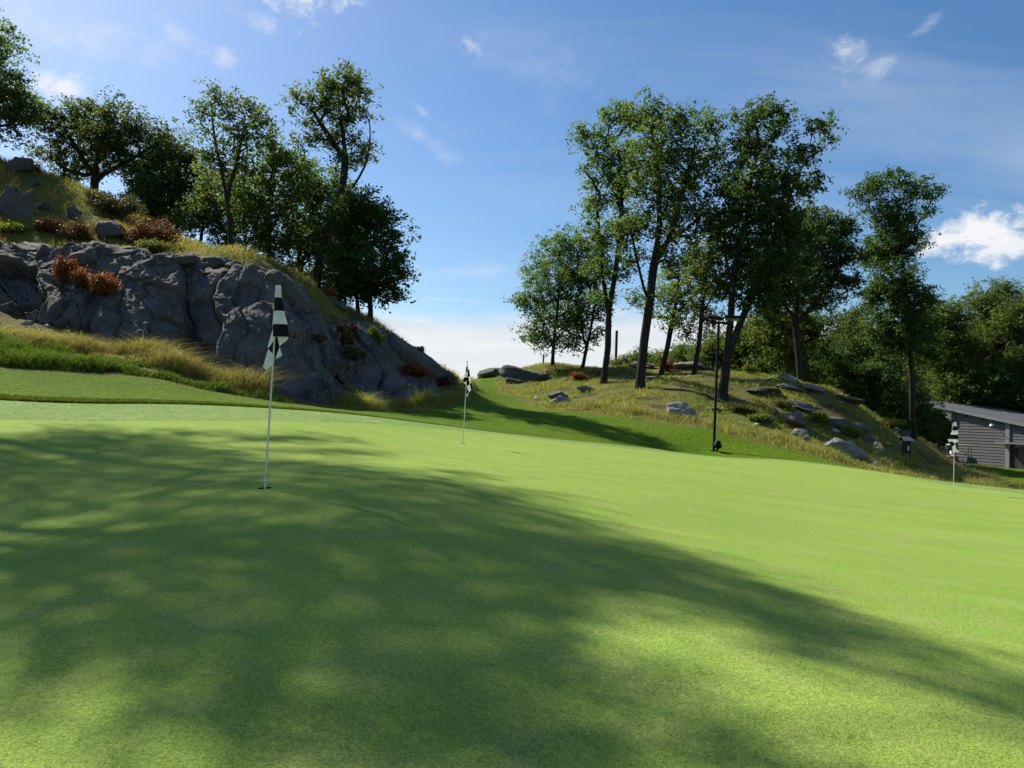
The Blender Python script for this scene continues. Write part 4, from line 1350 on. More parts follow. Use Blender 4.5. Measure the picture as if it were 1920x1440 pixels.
# ------------------------------------------------------------------ notice board on two posts
d = 33.0
A, B = GP(1690.5, d, 876), GP(1704, d, 879)
root = empty('notice_board', (A + B) / 2)
tag(root, 'black two legged notice board with small pitched roof right of the knoll', 'notice board')
s = d / FPX
zt = P(1697, 826, d)[2]
for q in (A, B):
    MB().box(q[0] - 0.045, q[0] + 0.045, q[1] - 0.045, q[1] + 0.045, q[2] - 0.3, zt).build('post', MAT['black_wood'], root, bevel=0.006)
zb_ = P(1697, 850, d)[2]
MB().box(A[0] + 0.047, B[0] - 0.047, A[1] - 0.03, A[1] + 0.03, zb_, zt - 0.03).build('board', MAT['black_wood'], root)
MB().box(B[0] - 0.085, B[0] - 0.035, B[1] - 0.056, B[1] - 0.050, P(1697, 844, d)[2], P(1697, 836, d)[2]).build('label', MAT['white'], root)
xm = (A[0] + B[0]) / 2; ym = (A[1] + B[1]) / 2
hw_ = 10.5 * s
for sg, yy in ((-1, 0), (1, 0)):
    V = [(xm - hw_, ym + sg * 0.30, zt - 0.02), (xm + hw_, ym + sg * 0.30, zt - 0.02), (xm + hw_ * 0.75, ym, zt + 0.15), (xm - hw_ * 0.75, ym, zt + 0.15)]
    V2 = [(a, b, c + 0.025) for a, b, c in V]
    F = [(0, 1, 2, 3), (4, 5, 6, 7), (0, 1, 5, 4), (1, 2, 6, 5), (2, 3, 7, 6), (3, 0, 4, 7)]
    MB().add(V + V2, F).build('roof_panel', MAT['blue_roof'], root)

# ------------------------------------------------------------------ building
A = P(1785, 868, 78.5); B = P(1920, 880, 72.3)
wv = (B - A); zbase = (A[2] + B[2]) / 2 - 0.1
wv[2] = 0; wl = np.linalg.norm(wv); wv /= wl
nv_ = np.array([wv[1], -wv[0], 0])
if nv_[1] > 0: nv_ = -nv_
T = Matrix.Identity(4)
for i in range(3):
    T[i][0], T[i][1], T[i][2] = wv[i], nv_[i], (0, 0, 1)[i]
    T[i][3] = (A[0], A[1], zbase)[i]


def sof(px, py=830):
    """distance along the wall at picture column px"""
    o_ = CAM; v = P(px, py, 10) - CAM
    m_ = np.array([[wv[0], -v[0]], [wv[1], -v[1]]])
    return float(np.linalg.solve(m_, (o_ - A)[:2])[0])


h0 = P(1785, 771, 78.5)[2] - zbase
s2 = sof(1890); d2 = (A + wv * s2)[1]
h2_ = P(1890, 793, d2)[2] - zbase
ks = (h0 - h2_) / s2
LEN = 13.0
root = empty('grey_building', (A[0], A[1], zbase))
tag(root, 'dark grey clapboard building with low sloping roof at the right edge', 'building')
sl_, sr_ = sof(1886.5), sof(1894)
# carcass behind the boards
V = []
for dep in (-0.06, -6.0):
    V += [(0.02, dep, -0.8), (LEN, dep, -0.8), (LEN, dep, h0 - ks * LEN), (0.02, dep, h0 - ks * 0.02)]
sd0, sd1 = sr_ + 0.05, sr_ + 2.3
MB().add(V, [(0, 1, 2, 3), (4, 7, 6, 5), (0, 3, 7, 4), (1, 5, 6, 2), (0, 4, 5, 1), (3, 2, 6, 7)]).build('wall', MAT['siding'], root, T)
ph = 0.285
nrow = int(h0 / ph) + 1
for r_ in range(-1, nrow):
    z0_, z1_ = r_ * ph, (r_ + 1) * ph
    for (sa, sb, lowz) in ((0.30, sl_ - 0.004, -9), (sr_ + 0.004, LEN, 2.35)):
        if z0_ < lowz: continue
        e = (h0 - 0.02 - z1_) / ks
        if e < sa + 0.3: continue
        sb_ = min(sb, e)
        jag = 0.0
        V = [(sa, -0.055, z0_ - 0.02), (sb_, -0.055, z0_ - 0.02), (sb_, -0.055, z1_ - 0.004), (sa, -0.055, z1_ - 0.004),
             (sa, 0.05, z0_ - 0.02), (sb_, 0.05, z0_ - 0.02), (sb_, 0.004, z1_ - 0.004), (sa, 0.004, z1_ - 0.004)]
        MB().add(V, [(0, 3, 2, 1), (4, 5, 6, 7), (0, 1, 5, 4), (2, 3, 7, 6), (0, 4, 7, 3), (1, 2, 6, 5)]).build('siding_plank', MAT['siding'], root, T)
MB().box(0.0, 0.296, -0.05, 0.10, -0.6, h0 - 0.05).build('corner_post', MAT['trim'], root, T)
MB().box(sl_, sr_, -0.05, 0.14, -0.6, h0 - ks * sr_).build('corner_post', MAT['trim'], root, T)
# roof: falls to the right and a little to the front
def roofz(s_, dep): return h0 + 0.06 - ks * s_ - 0.05 * (dep)
V = []
for dz in (0, 0.34):
    V += [(-3.4, 0.35, roofz(-3.4, 0.35) + dz), (LEN, 0.35, roofz(LEN, 0.35) + dz), (LEN, -7, roofz(LEN, -7) + dz), (-3.4, -7, roofz(-3.4, -7) + dz)]
BF = [(0, 3, 2, 1), (4, 5, 6, 7), (0, 1, 5, 4), (1, 2, 6, 5), (2, 3, 7, 6), (3, 0, 4, 7)]
rf = MB().add(V, BF).build('roof', MAT['roof'], root, T)
V = []
for dz in (-0.03, 0.30):
    V += [(-3.45, 0.41, roofz(-3.45, 0.41) + dz), (LEN, 0.41, roofz(LEN, 0.41) + dz), (LEN, 0.353, roofz(LEN, 0.35) + dz), (-3.45, 0.353, roofz(-3.45, 0.35) + dz)]
MB().add(V, BF).build('fascia', MAT['trim'], root, T)
MB().add([(-1.5 + a, b, c) for a, b, c in [(0, 0.3, roofz(-1.5, 0) - 0.02), (1.55, 0.3, roofz(0.05, 0) - 0.02), (1.55, 0.3, roofz(0.05, 0) - 1.2), (1.55, 0.15, roofz(0.05, 0) - 1.2), (1.55, 0.15, roofz(0.05, 0) - 0.02), (0, 0.15, roofz(-1.5, 0) - 0.02)]], [(0, 1, 2), (5, 3, 4), (0, 2, 3, 5), (0, 5, 4, 1)]).build('eave_bracket', MAT['trim'], root, T)
# doorway, canopy
MB().box(sd0, sd1, -0.05, -0.02, -0.1, 2.3).build('doorway_shade', MAT['dark'], root, T)  # thin dark panel on the wall stands for the unlit opening
dr = MB().box(sd0 + 0.75, sd0 + 1.65, 0.0, 0.05, -0.1, 2.2).build('door', MAT['door'], root, T)
MB().box(sd0 + 0.83, sd0 + 0.87, 0.052, 0.10, 0.95, 1.08).build('handle', MAT['trim'], dr, T)
dr.children[0].matrix_parent_inverse = Matrix.Identity(4) if False else dr.children[0].matrix_parent_inverse
dr.children[0].matrix_parent_inverse = Matrix.Translation(-Vector(dr.location))
MB().box(sl_ - 0.35, sd1 + 0.4, 0.145, 1.25, 2.36, 2.50).build('canopy', MAT['trim'], root, T)
pl0 = (A + wv * sl_)
zl0 = P(1886, 816, (A + wv * sl_)[1])[2] - zbase
zl1 = P(1870, 797, (A + wv * sl_)[1])[2] - zbase
lr = MB().tube([(sl_ + 0.15, 0.14, zl0 - 0.3), (sl_ - 0.15, 0.6, zl0 + 0.3), (sl_ - 0.5, 1.0, zl1 + 0.05), (sl_ - 0.68, 1.15, zl1 + 0.02)], 0.035, 8).build('lamp_arm', MAT['trim'], root, T)
sh = MB().tube([(sl_ - 0.72, 1.18, zl1 + 0.10), (sl_ - 0.72, 1.18, zl1 - 0.04), (sl_ - 0.72, 1.18, zl1 - 0.12)], [0.06, 0.16, 0.19], 14).build('lamp_shade', MAT['white'], root, T)
V = [(-0.4, 0.2, -0.10), (LEN, 0.2, -0.10), (LEN, 2.0, -0.14), (0.8, 2.0, -0.14), (-0.4, 0.2, -0.7), (LEN, 0.2, -0.7), (LEN, 2.0, -0.7), (0.8, 2.0, -0.7)]
tag(MB().add(V, [(0, 1, 2, 3), (4, 5, 6, 7), (0, 1, 5, 4), (1, 2, 6, 5), (2, 3, 7, 6), (3, 0, 4, 7)]).build('pavement', MAT['concrete'], None, T), kind='structure')

# fence left of the building
root = empty('rail_fence', P(1757, 852, 77))
tag(root, 'weathered wooden rail fence left of the grey building', 'fence')
fz = lambda py: P(1757, py, 77)[2]
fx = lambda px: P(px, 845, 77)[0]
fy = 77.0
for px in (1737, 1756.5, 1775):
    MB().box(fx(px) - 0.07, fx(px) + 0.07, fy - 0.07, fy + 0.07, fz(862), fz(831.5)).build('post', MAT['wood'], root)
for py in (837.5, 850.5):
    MB().box(fx(1735), fx(1779), fy - 0.13, fy - 0.075, fz(py) - 0.07, fz(py) + 0.07).build('rail', MAT['wood'], root)
for k in range(15):
    a = fx(1736) + k * (fx(1779) - fx(1736)) / 15
    MB().box(a + 0.004, a + (fx(1779) - fx(1736)) / 15 - 0.004, fy + 0.072, fy + 0.095, fz(858), fz(838.5)).build('board', MAT['trim'], root)

# ------------------------------------------------------------------ golf cart
c0 = P(1801, 868, 70.0)
cz = gz(c0[0], c0[1])
root = empty('golf_cart', (c0[0], c0[1], cz))
tag(root, 'dark golf cart with cream roof and seats parked before the building', 'golf cart')
TC = Matrix.Translation((c0[0], c0[1], cz)) @ Matrix.Rotation(math.radians(-18), 4, 'Z')
# body outline (x forward to the right)
prof = [(-1.15, 0.42), (-1.15, 0.72), (-0.75, 0.80), (-0.35, 0.80), (-0.25, 0.36), (0.45, 0.34), (0.55, 0.78), (0.72, 0.84), (1.10, 0.66), (1.20, 0.40), (1.15, 0.24), (-1.05, 0.24)]
V = [(a, -0.55, b) for a, b in prof] + [(a, 0.55, b) for a, b in prof]
n_ = len(prof)
F = [tuple(range(n_)), tuple(range(2 * n_ - 1, n_ - 1, -1))] + [(i, (i + 1) % n_, n_ + (i + 1) % n_, n_ + i) for i in range(n_)]
MB().add(V, F).build('body', MAT['door'], root, TC, bevel=0.03)
MB().box(-0.72, -0.22, -0.52, 0.52, 0.80, 0.93).build('seat', MAT['cream'], root, TC, bevel=0.03)
MB().box(-0.80, -0.70, -0.52, 0.52, 0.98, 1.30).build('backrest', MAT['cream'], root, TC, bevel=0.03)
MB().box(-1.50, -0.95, -0.5, 0.5, 0.74, 0.82).build('rear_deck', MAT['cream'], root, TC, bevel=0.02)
MB().box(-0.98, 0.82, -0.60, 0.60, 1.79, 1.92).build('roof', MAT['cream'], root, TC, bevel=0.03)
for sx, tx_ in ((-0.82, -0.86), (0.66, 0.55)):
    for sy in (-0.52, 0.52):
        MB().tube([(sx if sx < 0 else 0.80, sy, 0.78), (tx_ if sx < 0 else 0.70, sy, 1.81)], 0.022, 8).build('roof_strut', MAT['black_metal'], root, TC)
for sx in (-0.80, 0.82):
    for sy in (-0.52, 0.52):
        wv_ = MB().tube([(sx, sy - 0.09, 0.22), (sx, sy + 0.09, 0.22)], 0.225, 20).build('wheel', MAT['rubber'], root, TC)
        MB().tube([(sx, sy - 0.098, 0.22), (sx, sy + 0.098, 0.22)], 0.11, 14).build('rim', MAT['trim'], wv_, TC)
        wv_.children[0].matrix_parent_inverse = Matrix.Identity(4)
MB().tube([(0.62, -0.25, 0.8), (0.30, -0.25, 1.05)], 0.02, 8).build('steering_column', MAT['black_metal'], root, TC)
ring = [(0.30 + 0.10 * math.cos(a), -0.25 + 0.17 * math.sin(a), 1.05 + 0.12 * math.cos(a)) for a in np.linspace(0, 6.283, 17)]
MB().tube(ring, 0.015, 6, False).build('steering_wheel', MAT['black_metal'], root, TC)

# ------------------------------------------------------------------ netting poles far behind the knoll
for (px, yb, yt, d, w_, lab) in ((1155, 668, 620, 72, 5, 'tall dark net pole seen between the two tallest oaks'), (1018, 690, 664, 66, 3, 'short dark net pole left of the short rounded oak')):
    b = P(px, yb, d); b[2] = gz(b[0], b[1]) - 0.3
    t_ = P(px + 1.5, yt, d)
    rt = empty('net_pole', b); tag(rt, lab, 'pole')
    MB().tube([b, t_], w_ / 2 * d / FPX, 10).build('shaft', MAT['post_wood'], rt)
    nb = MB()
    sgn = -1
    span = 15 * d / FPX
    zt_ = t_[2] - 0.3
    nb_n = 9
    for k in range(nb_n):
        q = k / (nb_n - 1)
        xx = b[0] - span * q
        zt2 = zt_ - q * 1.2
        nb.tube([(xx, b[1], b[2]), (xx, b[1], zt2)], 0.005, 3, False)
    for k in range(18):
        q = k / 17
        z_ = b[2] + (zt_ - b[2]) * q
        nb.tube([(b[0], b[1], z_), (b[0] - span, b[1], b[2] + (zt_ - 1.2 - b[2]) * q)], 0.005, 3, False)
    o_ = nb.build('netting', MAT['net'], rt); o_['kind'] = 'stuff'

# ------------------------------------------------------------------ rocks
for a in [  # right knoll
    (1273, 788, 28.5, 80, 46, 201, 'rounded streaky grey boulder on the slope left of the floodlight post', 0.05, None, 'rock_pale', 0.8),
    (1052, 737, 33, 46, 17, 202, 'flat tipped slab below the pair of rocks at the fairway bend', 0.12, None, 'rock_pale', 0.9),
    (1045, 722, 35, 42, 20, 203, 'dark rock just above the flat tipped slab by the fairway', -0.05, None, 'rock', 0.9),
    (1100, 722, 37, 54, 13, 204, 'low pale rock left of the straight tall oak foot', 0.02, None, 'rock_pale', 1.0),
    (988, 712, 46, 104, 34, 205, 'big layered grey rock mass at the left end of the right knoll', 0.06, None, 'rock', 1.0),
    (925, 717, 49, 70, 24, 206, 'low dark rock ridge right beside the fairway gap', -0.05, None, 'rock', 1.0),
    (960, 714, 45, 48, 14, 220, 'small layered rock between the ridge and the big rock mass', 0.0, None, 'rock', 1.0),
    (1292, 706, 47, 100, 17, 207, 'wide pale flat bedrock slab behind the straight dark trunk', 0.03, None, 'rock_pale', 1.2),
    (1205, 698, 48, 66, 12, 208, 'flat bedrock slab behind the thick trunked oak', 0.0, None, 'rock_pale', 1.2),
    (1265, 718, 41, 60, 9, 209, 'thin grey ledge below the middle leaning oak', 0.03, None, 'rock', 1.2),
    (1312, 722, 40, 70, 9, 210, 'thin grey ledge below the straight dark trunk', 0.05, None, 'rock', 1.2),
    (1578, 846, 27.2, 106, 30, 211, 'long pale slanting slab at the lower edge of the knoll', 0.34, 0.0, 'rock_pale', 0.55),
    (1487, 810, 30, 46, 34, 212, 'upright grey boulder left of the long slanting slab', 0.15, None, 'rock', 0.9),
    (1497, 818, 29.3, 32, 12, 213, 'small pale rock at the foot of the upright grey boulder', -0.1, None, 'rock_pale', 0.9),
    (1512, 826, 28.6, 18, 12, 214, 'small round rock left of the long slanting slab', 0, None, 'rock_pale', 0.9),
    (1454, 796, 31, 20, 12, 215, 'small dark rock left of the upright grey boulder', 0, None, 'rock', 0.9),
    (1565, 808, 31, 50, 16, 216, 'narrow slanting rock above the long pale slab', 0.35, None, 'rock', 0.6),
    (1478, 738, 40, 42, 12, 217, 'pale flat rock near the top of the shaded slope', 0.08, None, 'rock_pale', 1.0),
    (1525, 752, 38, 50, 13, 218, 'broken pale ledge below the dense dark oak', 0.12, None, 'rock_pale', 1.0),
    (1500, 776, 35, 80, 20, 219, 'long dark ridge rock in the middle of the shaded slope', 0.16, None, 'rock', 0.8),
    (1568, 787, 34.5, 76, 24, 221, 'dark humped rock right of the long ridge rock', 0.18, None, 'rock', 0.8),
    (1618, 800, 35, 46, 18, 222, 'dark rock at the right end of the ridge rocks', 0.2, None, 'rock', 0.8),
    (1627, 850, 30, 26, 20, 223, 'rounded grey rock right of the long slanting slab', 0, None, 'rock', 0.9),
    (1650, 842, 33, 44, 24, 224, 'tumbled grey rock left of the notice board', 0.2, None, 'rock', 0.9),
    (1672, 856, 32, 30, 14, 225, 'low grey rock just left of the notice board posts', 0.1, None, 'rock', 0.9),
    (1730, 846, 44, 30, 12, 226, 'grey rock left of the rail fence', 0.1, None, 'rock', 0.9),
    (1420, 748, 36, 50, 10, 227, 'low dark rock right of the double trunk foot', 0.05, None, 'rock', 1.1),
    (1560, 738, 42, 54, 12, 228, 'grey ledge at the crest right of the dense dark oak', 0.1, None, 'rock', 1.0),
    (1440, 758, 36.5, 60, 9, 251, 'thin dark ledge right of the low dark rock by the double trunk', 0.08, None, 'rock', 1.2),
    (1535, 790, 32.6, 56, 14, 252, 'brown grey ledge between the ridge rock and the upright boulder', 0.18, None, 'rock', 1.0),
    (1590, 770, 38, 60, 12, 253, 'low ledge on the crest above the humped rock', 0.16, None, 'rock', 1.1),
    (1632, 815, 33.5, 50, 16, 254, 'cracked low ledge above the tumbled rock', 0.22, None, 'rock', 1.0),
    (1470, 755, 38, 56, 9, 255, 'thin pale ledge in the leaf litter below the crest', 0.1, None, 'rock_pale', 1.2),
    (1345, 765, 31.5, 44, 8, 256, 'flat mossy ledge left of the floodlight post', 0.05, None, 'rock', 1.2),
    (1165, 712, 40, 60, 9, 257, 'flat grey ledge between the two tallest oak trunks', 0.03, None, 'rock', 1.2),
    (1225, 722, 38, 50, 8, 258, 'flat grey ledge right of the thick trunk foot', 0.03, None, 'rock', 1.2),
    (1690, 835, 38, 40, 14, 259, 'low grey ledge above the notice board roof', 0.2, None, 'rock', 1.0),
    # left hill
    (14, 415, 30, 44, 70, 231, 'upright grey rock at the left photo edge on the hill', 0.0, None, 'rock', 0.8),
    (46, 418, 30.2, 40, 64, 232, 'upright grey rock right beside the left edge rock', 0.1, None, 'rock', 0.8),
    (214, 436, 30.0, 72, 44, 233, 'rounded grey rock on the left hill right of the bracken', 0.1, None, 'rock', 0.9),
    (140, 404, 31.5, 34, 26, 234, 'small grey rock in yellow grass on the left hill', 0.1, None, 'rock', 0.9),
    (82, 402, 31.5, 26, 18, 235, 'small low rock above the brown bracken on the left hill', 0.0, None, 'rock', 0.9),
    (30, 330, 34.5, 60, 34, 236, 'grey rock near the hilltop at the left photo edge', 0.1, None, 'rock', 0.9),
    (62, 345, 34, 24, 20, 237, 'small rock below the hilltop rock at the left edge', 0.1, None, 'rock', 0.9),
    (18, 575, 23.0, 60, 26, 242, 'dark broken rock in the scree at the left photo edge', 0.1, None, 'rock', 0.8),
    (75, 585, 22.8, 50, 22, 243, 'dark broken rock under the tall orange bracken', 0.15, None, 'rock', 0.8),
    (120, 600, 22.4, 44, 20, 244, 'dark scree rock left of the pale fallen rock', 0.2, None, 'rock', 0.8),
    (240, 628, 21.9, 50, 26, 245, 'dark scree rock right of the pale fallen rock', 0.3, None, 'rock', 0.8),
    (162, 538, 22.6, 16, 13, 238, 'small pale fallen rock under the orange bracken', 0.6, None, 'stone', 0.6),
    (208, 586, 21.8, 18, 12, 239, 'pale fallen rock at the foot of the left rock face', 0.3, None, 'stone', 0.7),
    (266, 620, 21.4, 16, 11, 240, 'pale pinkish rock fallen beside the straw grass', 0.2, None, 'stone', 0.7),
    (638, 592, 30.5, 26, 16, 241, 'small rock on top of the lower outcrop below the dark oak', 0.1, None, 'rock', 0.9),
]:
    boulder(a[0], a[1], a[2], a[3], a[4], a[5], a[6], a[7], a[8], a[9], a[10])
# joint blocks capping the left rock face
g = np.random.default_rng(77)
for px, py, d, w_, h_ in [(32, 480, 25.2, 60, 40), (85, 478, 24.9, 46, 34), (118, 480, 24.6, 40, 30), (165, 488, 24.3, 70, 46), (205, 492, 24.2, 36, 30), (240, 500, 23.9, 50, 42), (280, 500, 23.7, 44, 40), (320, 487, 23.9, 40, 22), (355, 488, 24.0, 60, 26), (405, 492, 24.2, 40, 22), (440, 500, 24.2, 34, 20), (235, 470, 26.0, 60, 16), (190, 468, 26, 50, 14)]:
    c = P(px, py, d)
    W_, H_ = w_ * d / FPX, h_ * d / FPX
    o = link('rock_block', rock_mesh('rock_block', int(px), W_ * 0.56, W_ * 0.5, H_ * 0.62, 12, 4, 0.06), MAT['rock'], cliff1)
    o.location = tuple(c); o.rotation_euler = (0.1, g.uniform(-0.08, 0.08), g.uniform(-0.2, 0.2))
    o.matrix_parent_inverse = Matrix.Translation(-Vector(cliff1.location))
# loose stones
stone_me = [rock_mesh('stone', 300 + k, 0.13, 0.10, 0.06, 8, 2) for k in range(5)]
for m_ in stone_me: m_.materials.append(MAT['stone'])


def scatter_stones(n, region, label, group, smin, smax, seed):
    g = np.random.default_rng(seed)
    for k in range(n):
        px, d = region(g)
        x, y = XY(px, d)
        if sdist(fair_poly, np.array([x]), np.array([y]))[0] < 0.4: continue
        s_ = g.uniform(smin, smax)
        o = bpy.data.objects.new('stone', stone_me[k % 5]); COL.objects.link(o)
        o.location = (x, y, gz(x, y) + 0.015 * s_); o.rotation_euler = (g.uniform(-.3, .3), g.uniform(-.3, .3), g.uniform(0, 6.28)); o.scale = (s_, s_, s_)
        tag(o, label, 'stone', group)


scatter_stones(40, lambda g: (g.uniform(1380, 1690), g.uniform(26, 42)), 'loose pale stone on the shaded rocky slope behind the floodlight post', 'loose stones on the rocky slope', 0.5, 2.2, 1)
scatter_stones(26, lambda g: (g.uniform(990, 1330), g.uniform(31, 46)), 'loose pale stone under the oaks on the right knoll', 'loose stones under the knoll oaks', 0.5, 2.0, 2)
scatter_stones(34, lambda g: (g.uniform(-20, 300), g.uniform(20.8, 22.6)), 'loose pale stone in the scree below the left rock face', 'loose stones below the left rock face', 0.4, 1.5, 3)


# ------------------------------------------------------------------ shrubs
def shrub(px, pyb, d, wpx, hpx, seed, mat, label, name='shrub', leaf=0.09, n=2600, group=None, on=None, cat='shrub'):
    g = np.random.default_rng(seed)
    x, y = XY(px, d, pyb)
    z = gz(x, y) if on is None else P(px, pyb, d)[2]
    W_, H_ = wpx * d / FPX, hpx * d / FPX
    root = empty(name, (x, y, z))
    tag(root, label, cat, group)
    k = 26
    st = MB()
    tips = []
    for i in range(k):
        a = g.uniform(0, 6.28); q = g.uniform(0.1, 1) ** 0.6
        tip = np.array([x + math.cos(a) * q * W_ / 2, y + math.sin(a) * q * W_ / 2 * 0.8, z + H_ * g.uniform(0.35, 1.0) * (1 - 0.45 * q * q)])
        b = np.array([x + math.cos(a) * q * W_ * 0.12, y + math.sin(a) * q * W_ * 0.1, z - 0.06])
        m_ = (b + tip) / 2 + np.array([0, 0, 0.12 * H_])
        st.tube([b, m_, tip], [0.012, 0.009, 0.005], 3, False)
        tips.append((b, m_, tip))
    st.build('stem', MAT['bark'], root)
    C = []
    for b, m_, tip in tips:
        c = n // k
        t = g.uniform(0.3, 1.08, c)[:, None] ** 0.7
        q = (1 - t) ** 2 * b + 2 * t * (1 - t) * m_ + t * t * tip
        C.append(q + g.normal(size=(c, 3)) * np.array([W_ * 0.10, W_ * 0.10, H_ * 0.10]))
    C = np.concatenate(C)
    C[:, 2] = np.maximum(C[:, 2], z + 0.02)
    V, F = leaf_quads(C, leaf * g.uniform(0.6, 1.3, len(C)), g, 0.2, 0.55)
    tone = np.clip(g.normal(0.5, 0.25, len(C)), 0, 1)
    link('leaves', mesh_np('leaves', V, F, False, {'rnd': tone}), MAT[mat], root)


BRG = 'dead bracken clumps'
for a in [
    (122, 525, 23.3, 44, 52, 401, 'bracken', 'tall orange bracken clump on the left rock face, leftmost of three', 1),
    (155, 535, 23.0, 44, 34, 402, 'bracken', 'middle orange bracken clump on the left rock face', 1),
    (195, 550, 22.7, 56, 44, 403, 'bracken', 'right orange bracken clump hanging on the left rock face', 1),
    (90, 432, 29.2, 46, 30, 404, 'russet', 'russet bracken under the upright rocks on the left hill', 0),
    (142, 438, 29.0, 58, 36, 405, 'russet', 'russet bracken with dark base beside the rounded hill rock', 0),
    (285, 455, 29.8, 90, 56, 406, 'russet', 'large russet shrub before the pale hazy oak', 0),
    (222, 395, 34, 84, 52, 407, 'olive', 'large grey green shrub below the broad low oak', 0),
    (180, 395, 34.5, 50, 26, 408, 'olive', 'low olive shrub left of the grey green shrub', 0),
    (50, 320, 35.5, 60, 26, 409, 'russet', 'brown shrub on the hilltop at the left edge', 0),
    (290, 475, 25.6, 60, 30, 410, 'fresh', 'bright green sapling shrub growing on the rock top', 1),
    (615, 580, 31, 26, 16, 411, 'bracken', 'orange bracken tuft on top of the lower outcrop', 0),
    (655, 625, 27.6, 40, 18, 412, 'russet', 'brown bracken on the upper left of the lower outcrop', 1),
    (700, 645, 27.7, 34, 30, 413, 'fresh', 'green shrub in a crack of the lower outcrop', 1),
    (665, 672, 26.0, 40, 26, 414, 'olive', 'olive bracken in the cleft between the two outcrops', 1),
    (650, 650, 26.4, 24, 30, 415, 'olive', 'small green fern below the dark oak in the cleft', 1),
    (778, 704, 27.9, 54, 24, 416, 'bracken', 'orange bracken low on the right side of the lower outcrop', 1),
    (825, 722, 29.4, 40, 20, 417, 'russet', 'brown bracken at the right end of the lower outcrop', 1),
    (780, 665, 30.4, 30, 18, 418, 'olive', 'leafy shrub on the skyline of the lower outcrop', 1),
    (735, 640, 30.0, 22, 14, 419, 'russet', 'small reddish shrub on the skyline of the lower outcrop', 1),
    (600, 640, 23.6, 26, 16, 420, 'olive', 'small fern on the right shoulder of the tall rock face', 1),
    (1084, 697, 44, 30, 18, 421, 'bracken', 'orange bracken tuft behind the low pale rock', 0),
    (1250, 700, 46, 26, 26, 422, 'bracken', 'orange bush behind the middle leaning oak', 0),
    (1406, 710, 44, 24, 18, 423, 'fresh', 'yellow green bush right of the double trunked oak', 0),
    (1470, 770, 34.5, 40, 16, 424, 'olive', 'low green shrub on the shaded slope below the crest', 0),
    (1535, 800, 31, 36, 18, 425, 'fresh', 'leafy low shrub beside the upright grey boulder', 0),
    (1600, 818, 30.5, 50, 24, 426, 'fresh', 'leafy low shrub above the long slanting slab', 0),
    (1640, 822, 34, 50, 22, 427, 'olive', 'green shrub at the right end of the rocky slope', 0),
    (1390, 778, 31, 50, 16, 428, 'olive', 'low green shrub right behind the floodlight post', 0),
    (1425, 790, 30, 40, 14, 429, 'fresh', 'low leafy plant between the post and the upright boulder', 0),
    (1670, 830, 38, 44, 22, 430, 'fresh', 'green shrub behind the notice board', 0),
    (1767, 842, 74, 26, 22, 431, 'fresh', 'green shrub leaning over the rail fence', 0),
    (1560, 785, 33, 40, 12, 432, 'russet', 'brown fern between the humped rock and the ridge rock', 0),
    (120, 625, 20.8, 36, 22, 433, 'fresh', 'yellow green weed at the edge of the left scree', 0),
    (150, 612, 21.2, 20, 20, 434, 'fresh', 'small green sapling in the left scree', 0),
    (185, 595, 22.0, 24, 14, 435, 'russet', 'brown fern at the foot of the left rock face', 0),
    (15, 440, 28.6, 60, 20, 436, 'fresh', 'bright grassy bush at the left edge above the rock face', 0),
]:
    shrub(a[0], a[1], a[2], a[3], a[4], a[5], a[6], a[7], on=a[8] or None, n=int(900 + a[3] * a[4] * 0.9), leaf=0.075 if a[2] < 26 else 0.10, name='bracken' if a[6] in ('bracken', 'russet') else 'shrub')


# ------------------------------------------------------------------ grasses (real blades)
def blades(name, X, Y, h, wd, seed, mat, lean=0.35, label=None, cat='grass', tone=None, droop=0.5):
    g = np.random.default_rng(seed)
    n = len(X)
    Z = ground_z(X, Y) - 0.01
    B = np.column_stack([X, Y, Z])
    a = g.uniform(0, 6.283, n)
    wdv = np.column_stack([np.cos(a), np.sin(a), a * 0]) * (wd * g.uniform(0.7, 1.3, n))[:, None] * 0.5
    ln = g.normal(size=(n, 3)) * lean + np.array([0.45, -0.1, 0]) * lean; ln[:, 2] = 0
    up = np.array([0, 0, 1.0])
    m = B + (ln * 0.35 + up * 0.62) * h[:, None]
    t = B + (ln * (0.6 + droop) + up * (1.0 - 0.25 * droop)) * h[:, None]
    V = np.stack([B - wdv, B + wdv, m + wdv * 0.8, m - wdv * 0.8, t + wdv * 0.22, t - wdv * 0.22], 1).reshape(-1, 3)
    b = np.arange(n)[:, None] * 6
    F = np.concatenate([b + np.array([[0, 1, 2, 3]]), b + np.array([[3, 2, 4, 5]])], 1).reshape(-1, 4)
    tn = tone if tone is not None else np.clip(g.normal(0.5, 0.22, n), 0, 1)
    o = link(name, mesh_np(name, V, F, False, {'rnd': np.repeat(tn, 2)}), MAT[mat])
    tag(o, label, cat, kind='stuff')
    return o


def in_poly(pts_, n, seed):
    poly = np.array([XY(*q) for q in pts_])
    g = np.random.default_rng(seed)
    lo, hi = poly.min(0), poly.max(0)
    out = np.zeros((0, 2))
    while len(out) < n:
        c = g.uniform(lo, hi, (n * 2, 2))
        out = np.concatenate([out, c[sdist(poly, c[:, 0], c[:, 1]) < 0]])
    return out[:n, 0], out[:n, 1]


def edge_h(pts_, X, Y, w_):
    poly = np.array([XY(*q) for q in pts_])
    e = np.clip(-sdist(poly, X, Y) / w_, 0.12, 1)
    v = fbm(np.stack([X / 0.8, Y / 0.8, X * 0 + 3], -1), 3, 91)
    return e * np.clip(1 + 0.75 * v, 0.35, 1.8)


def clumpy(X, Y, sc, seed, cut):
    v = fbm(np.stack([X / sc, Y / sc, X * 0], -1), 3, seed)
    return v > cut, v


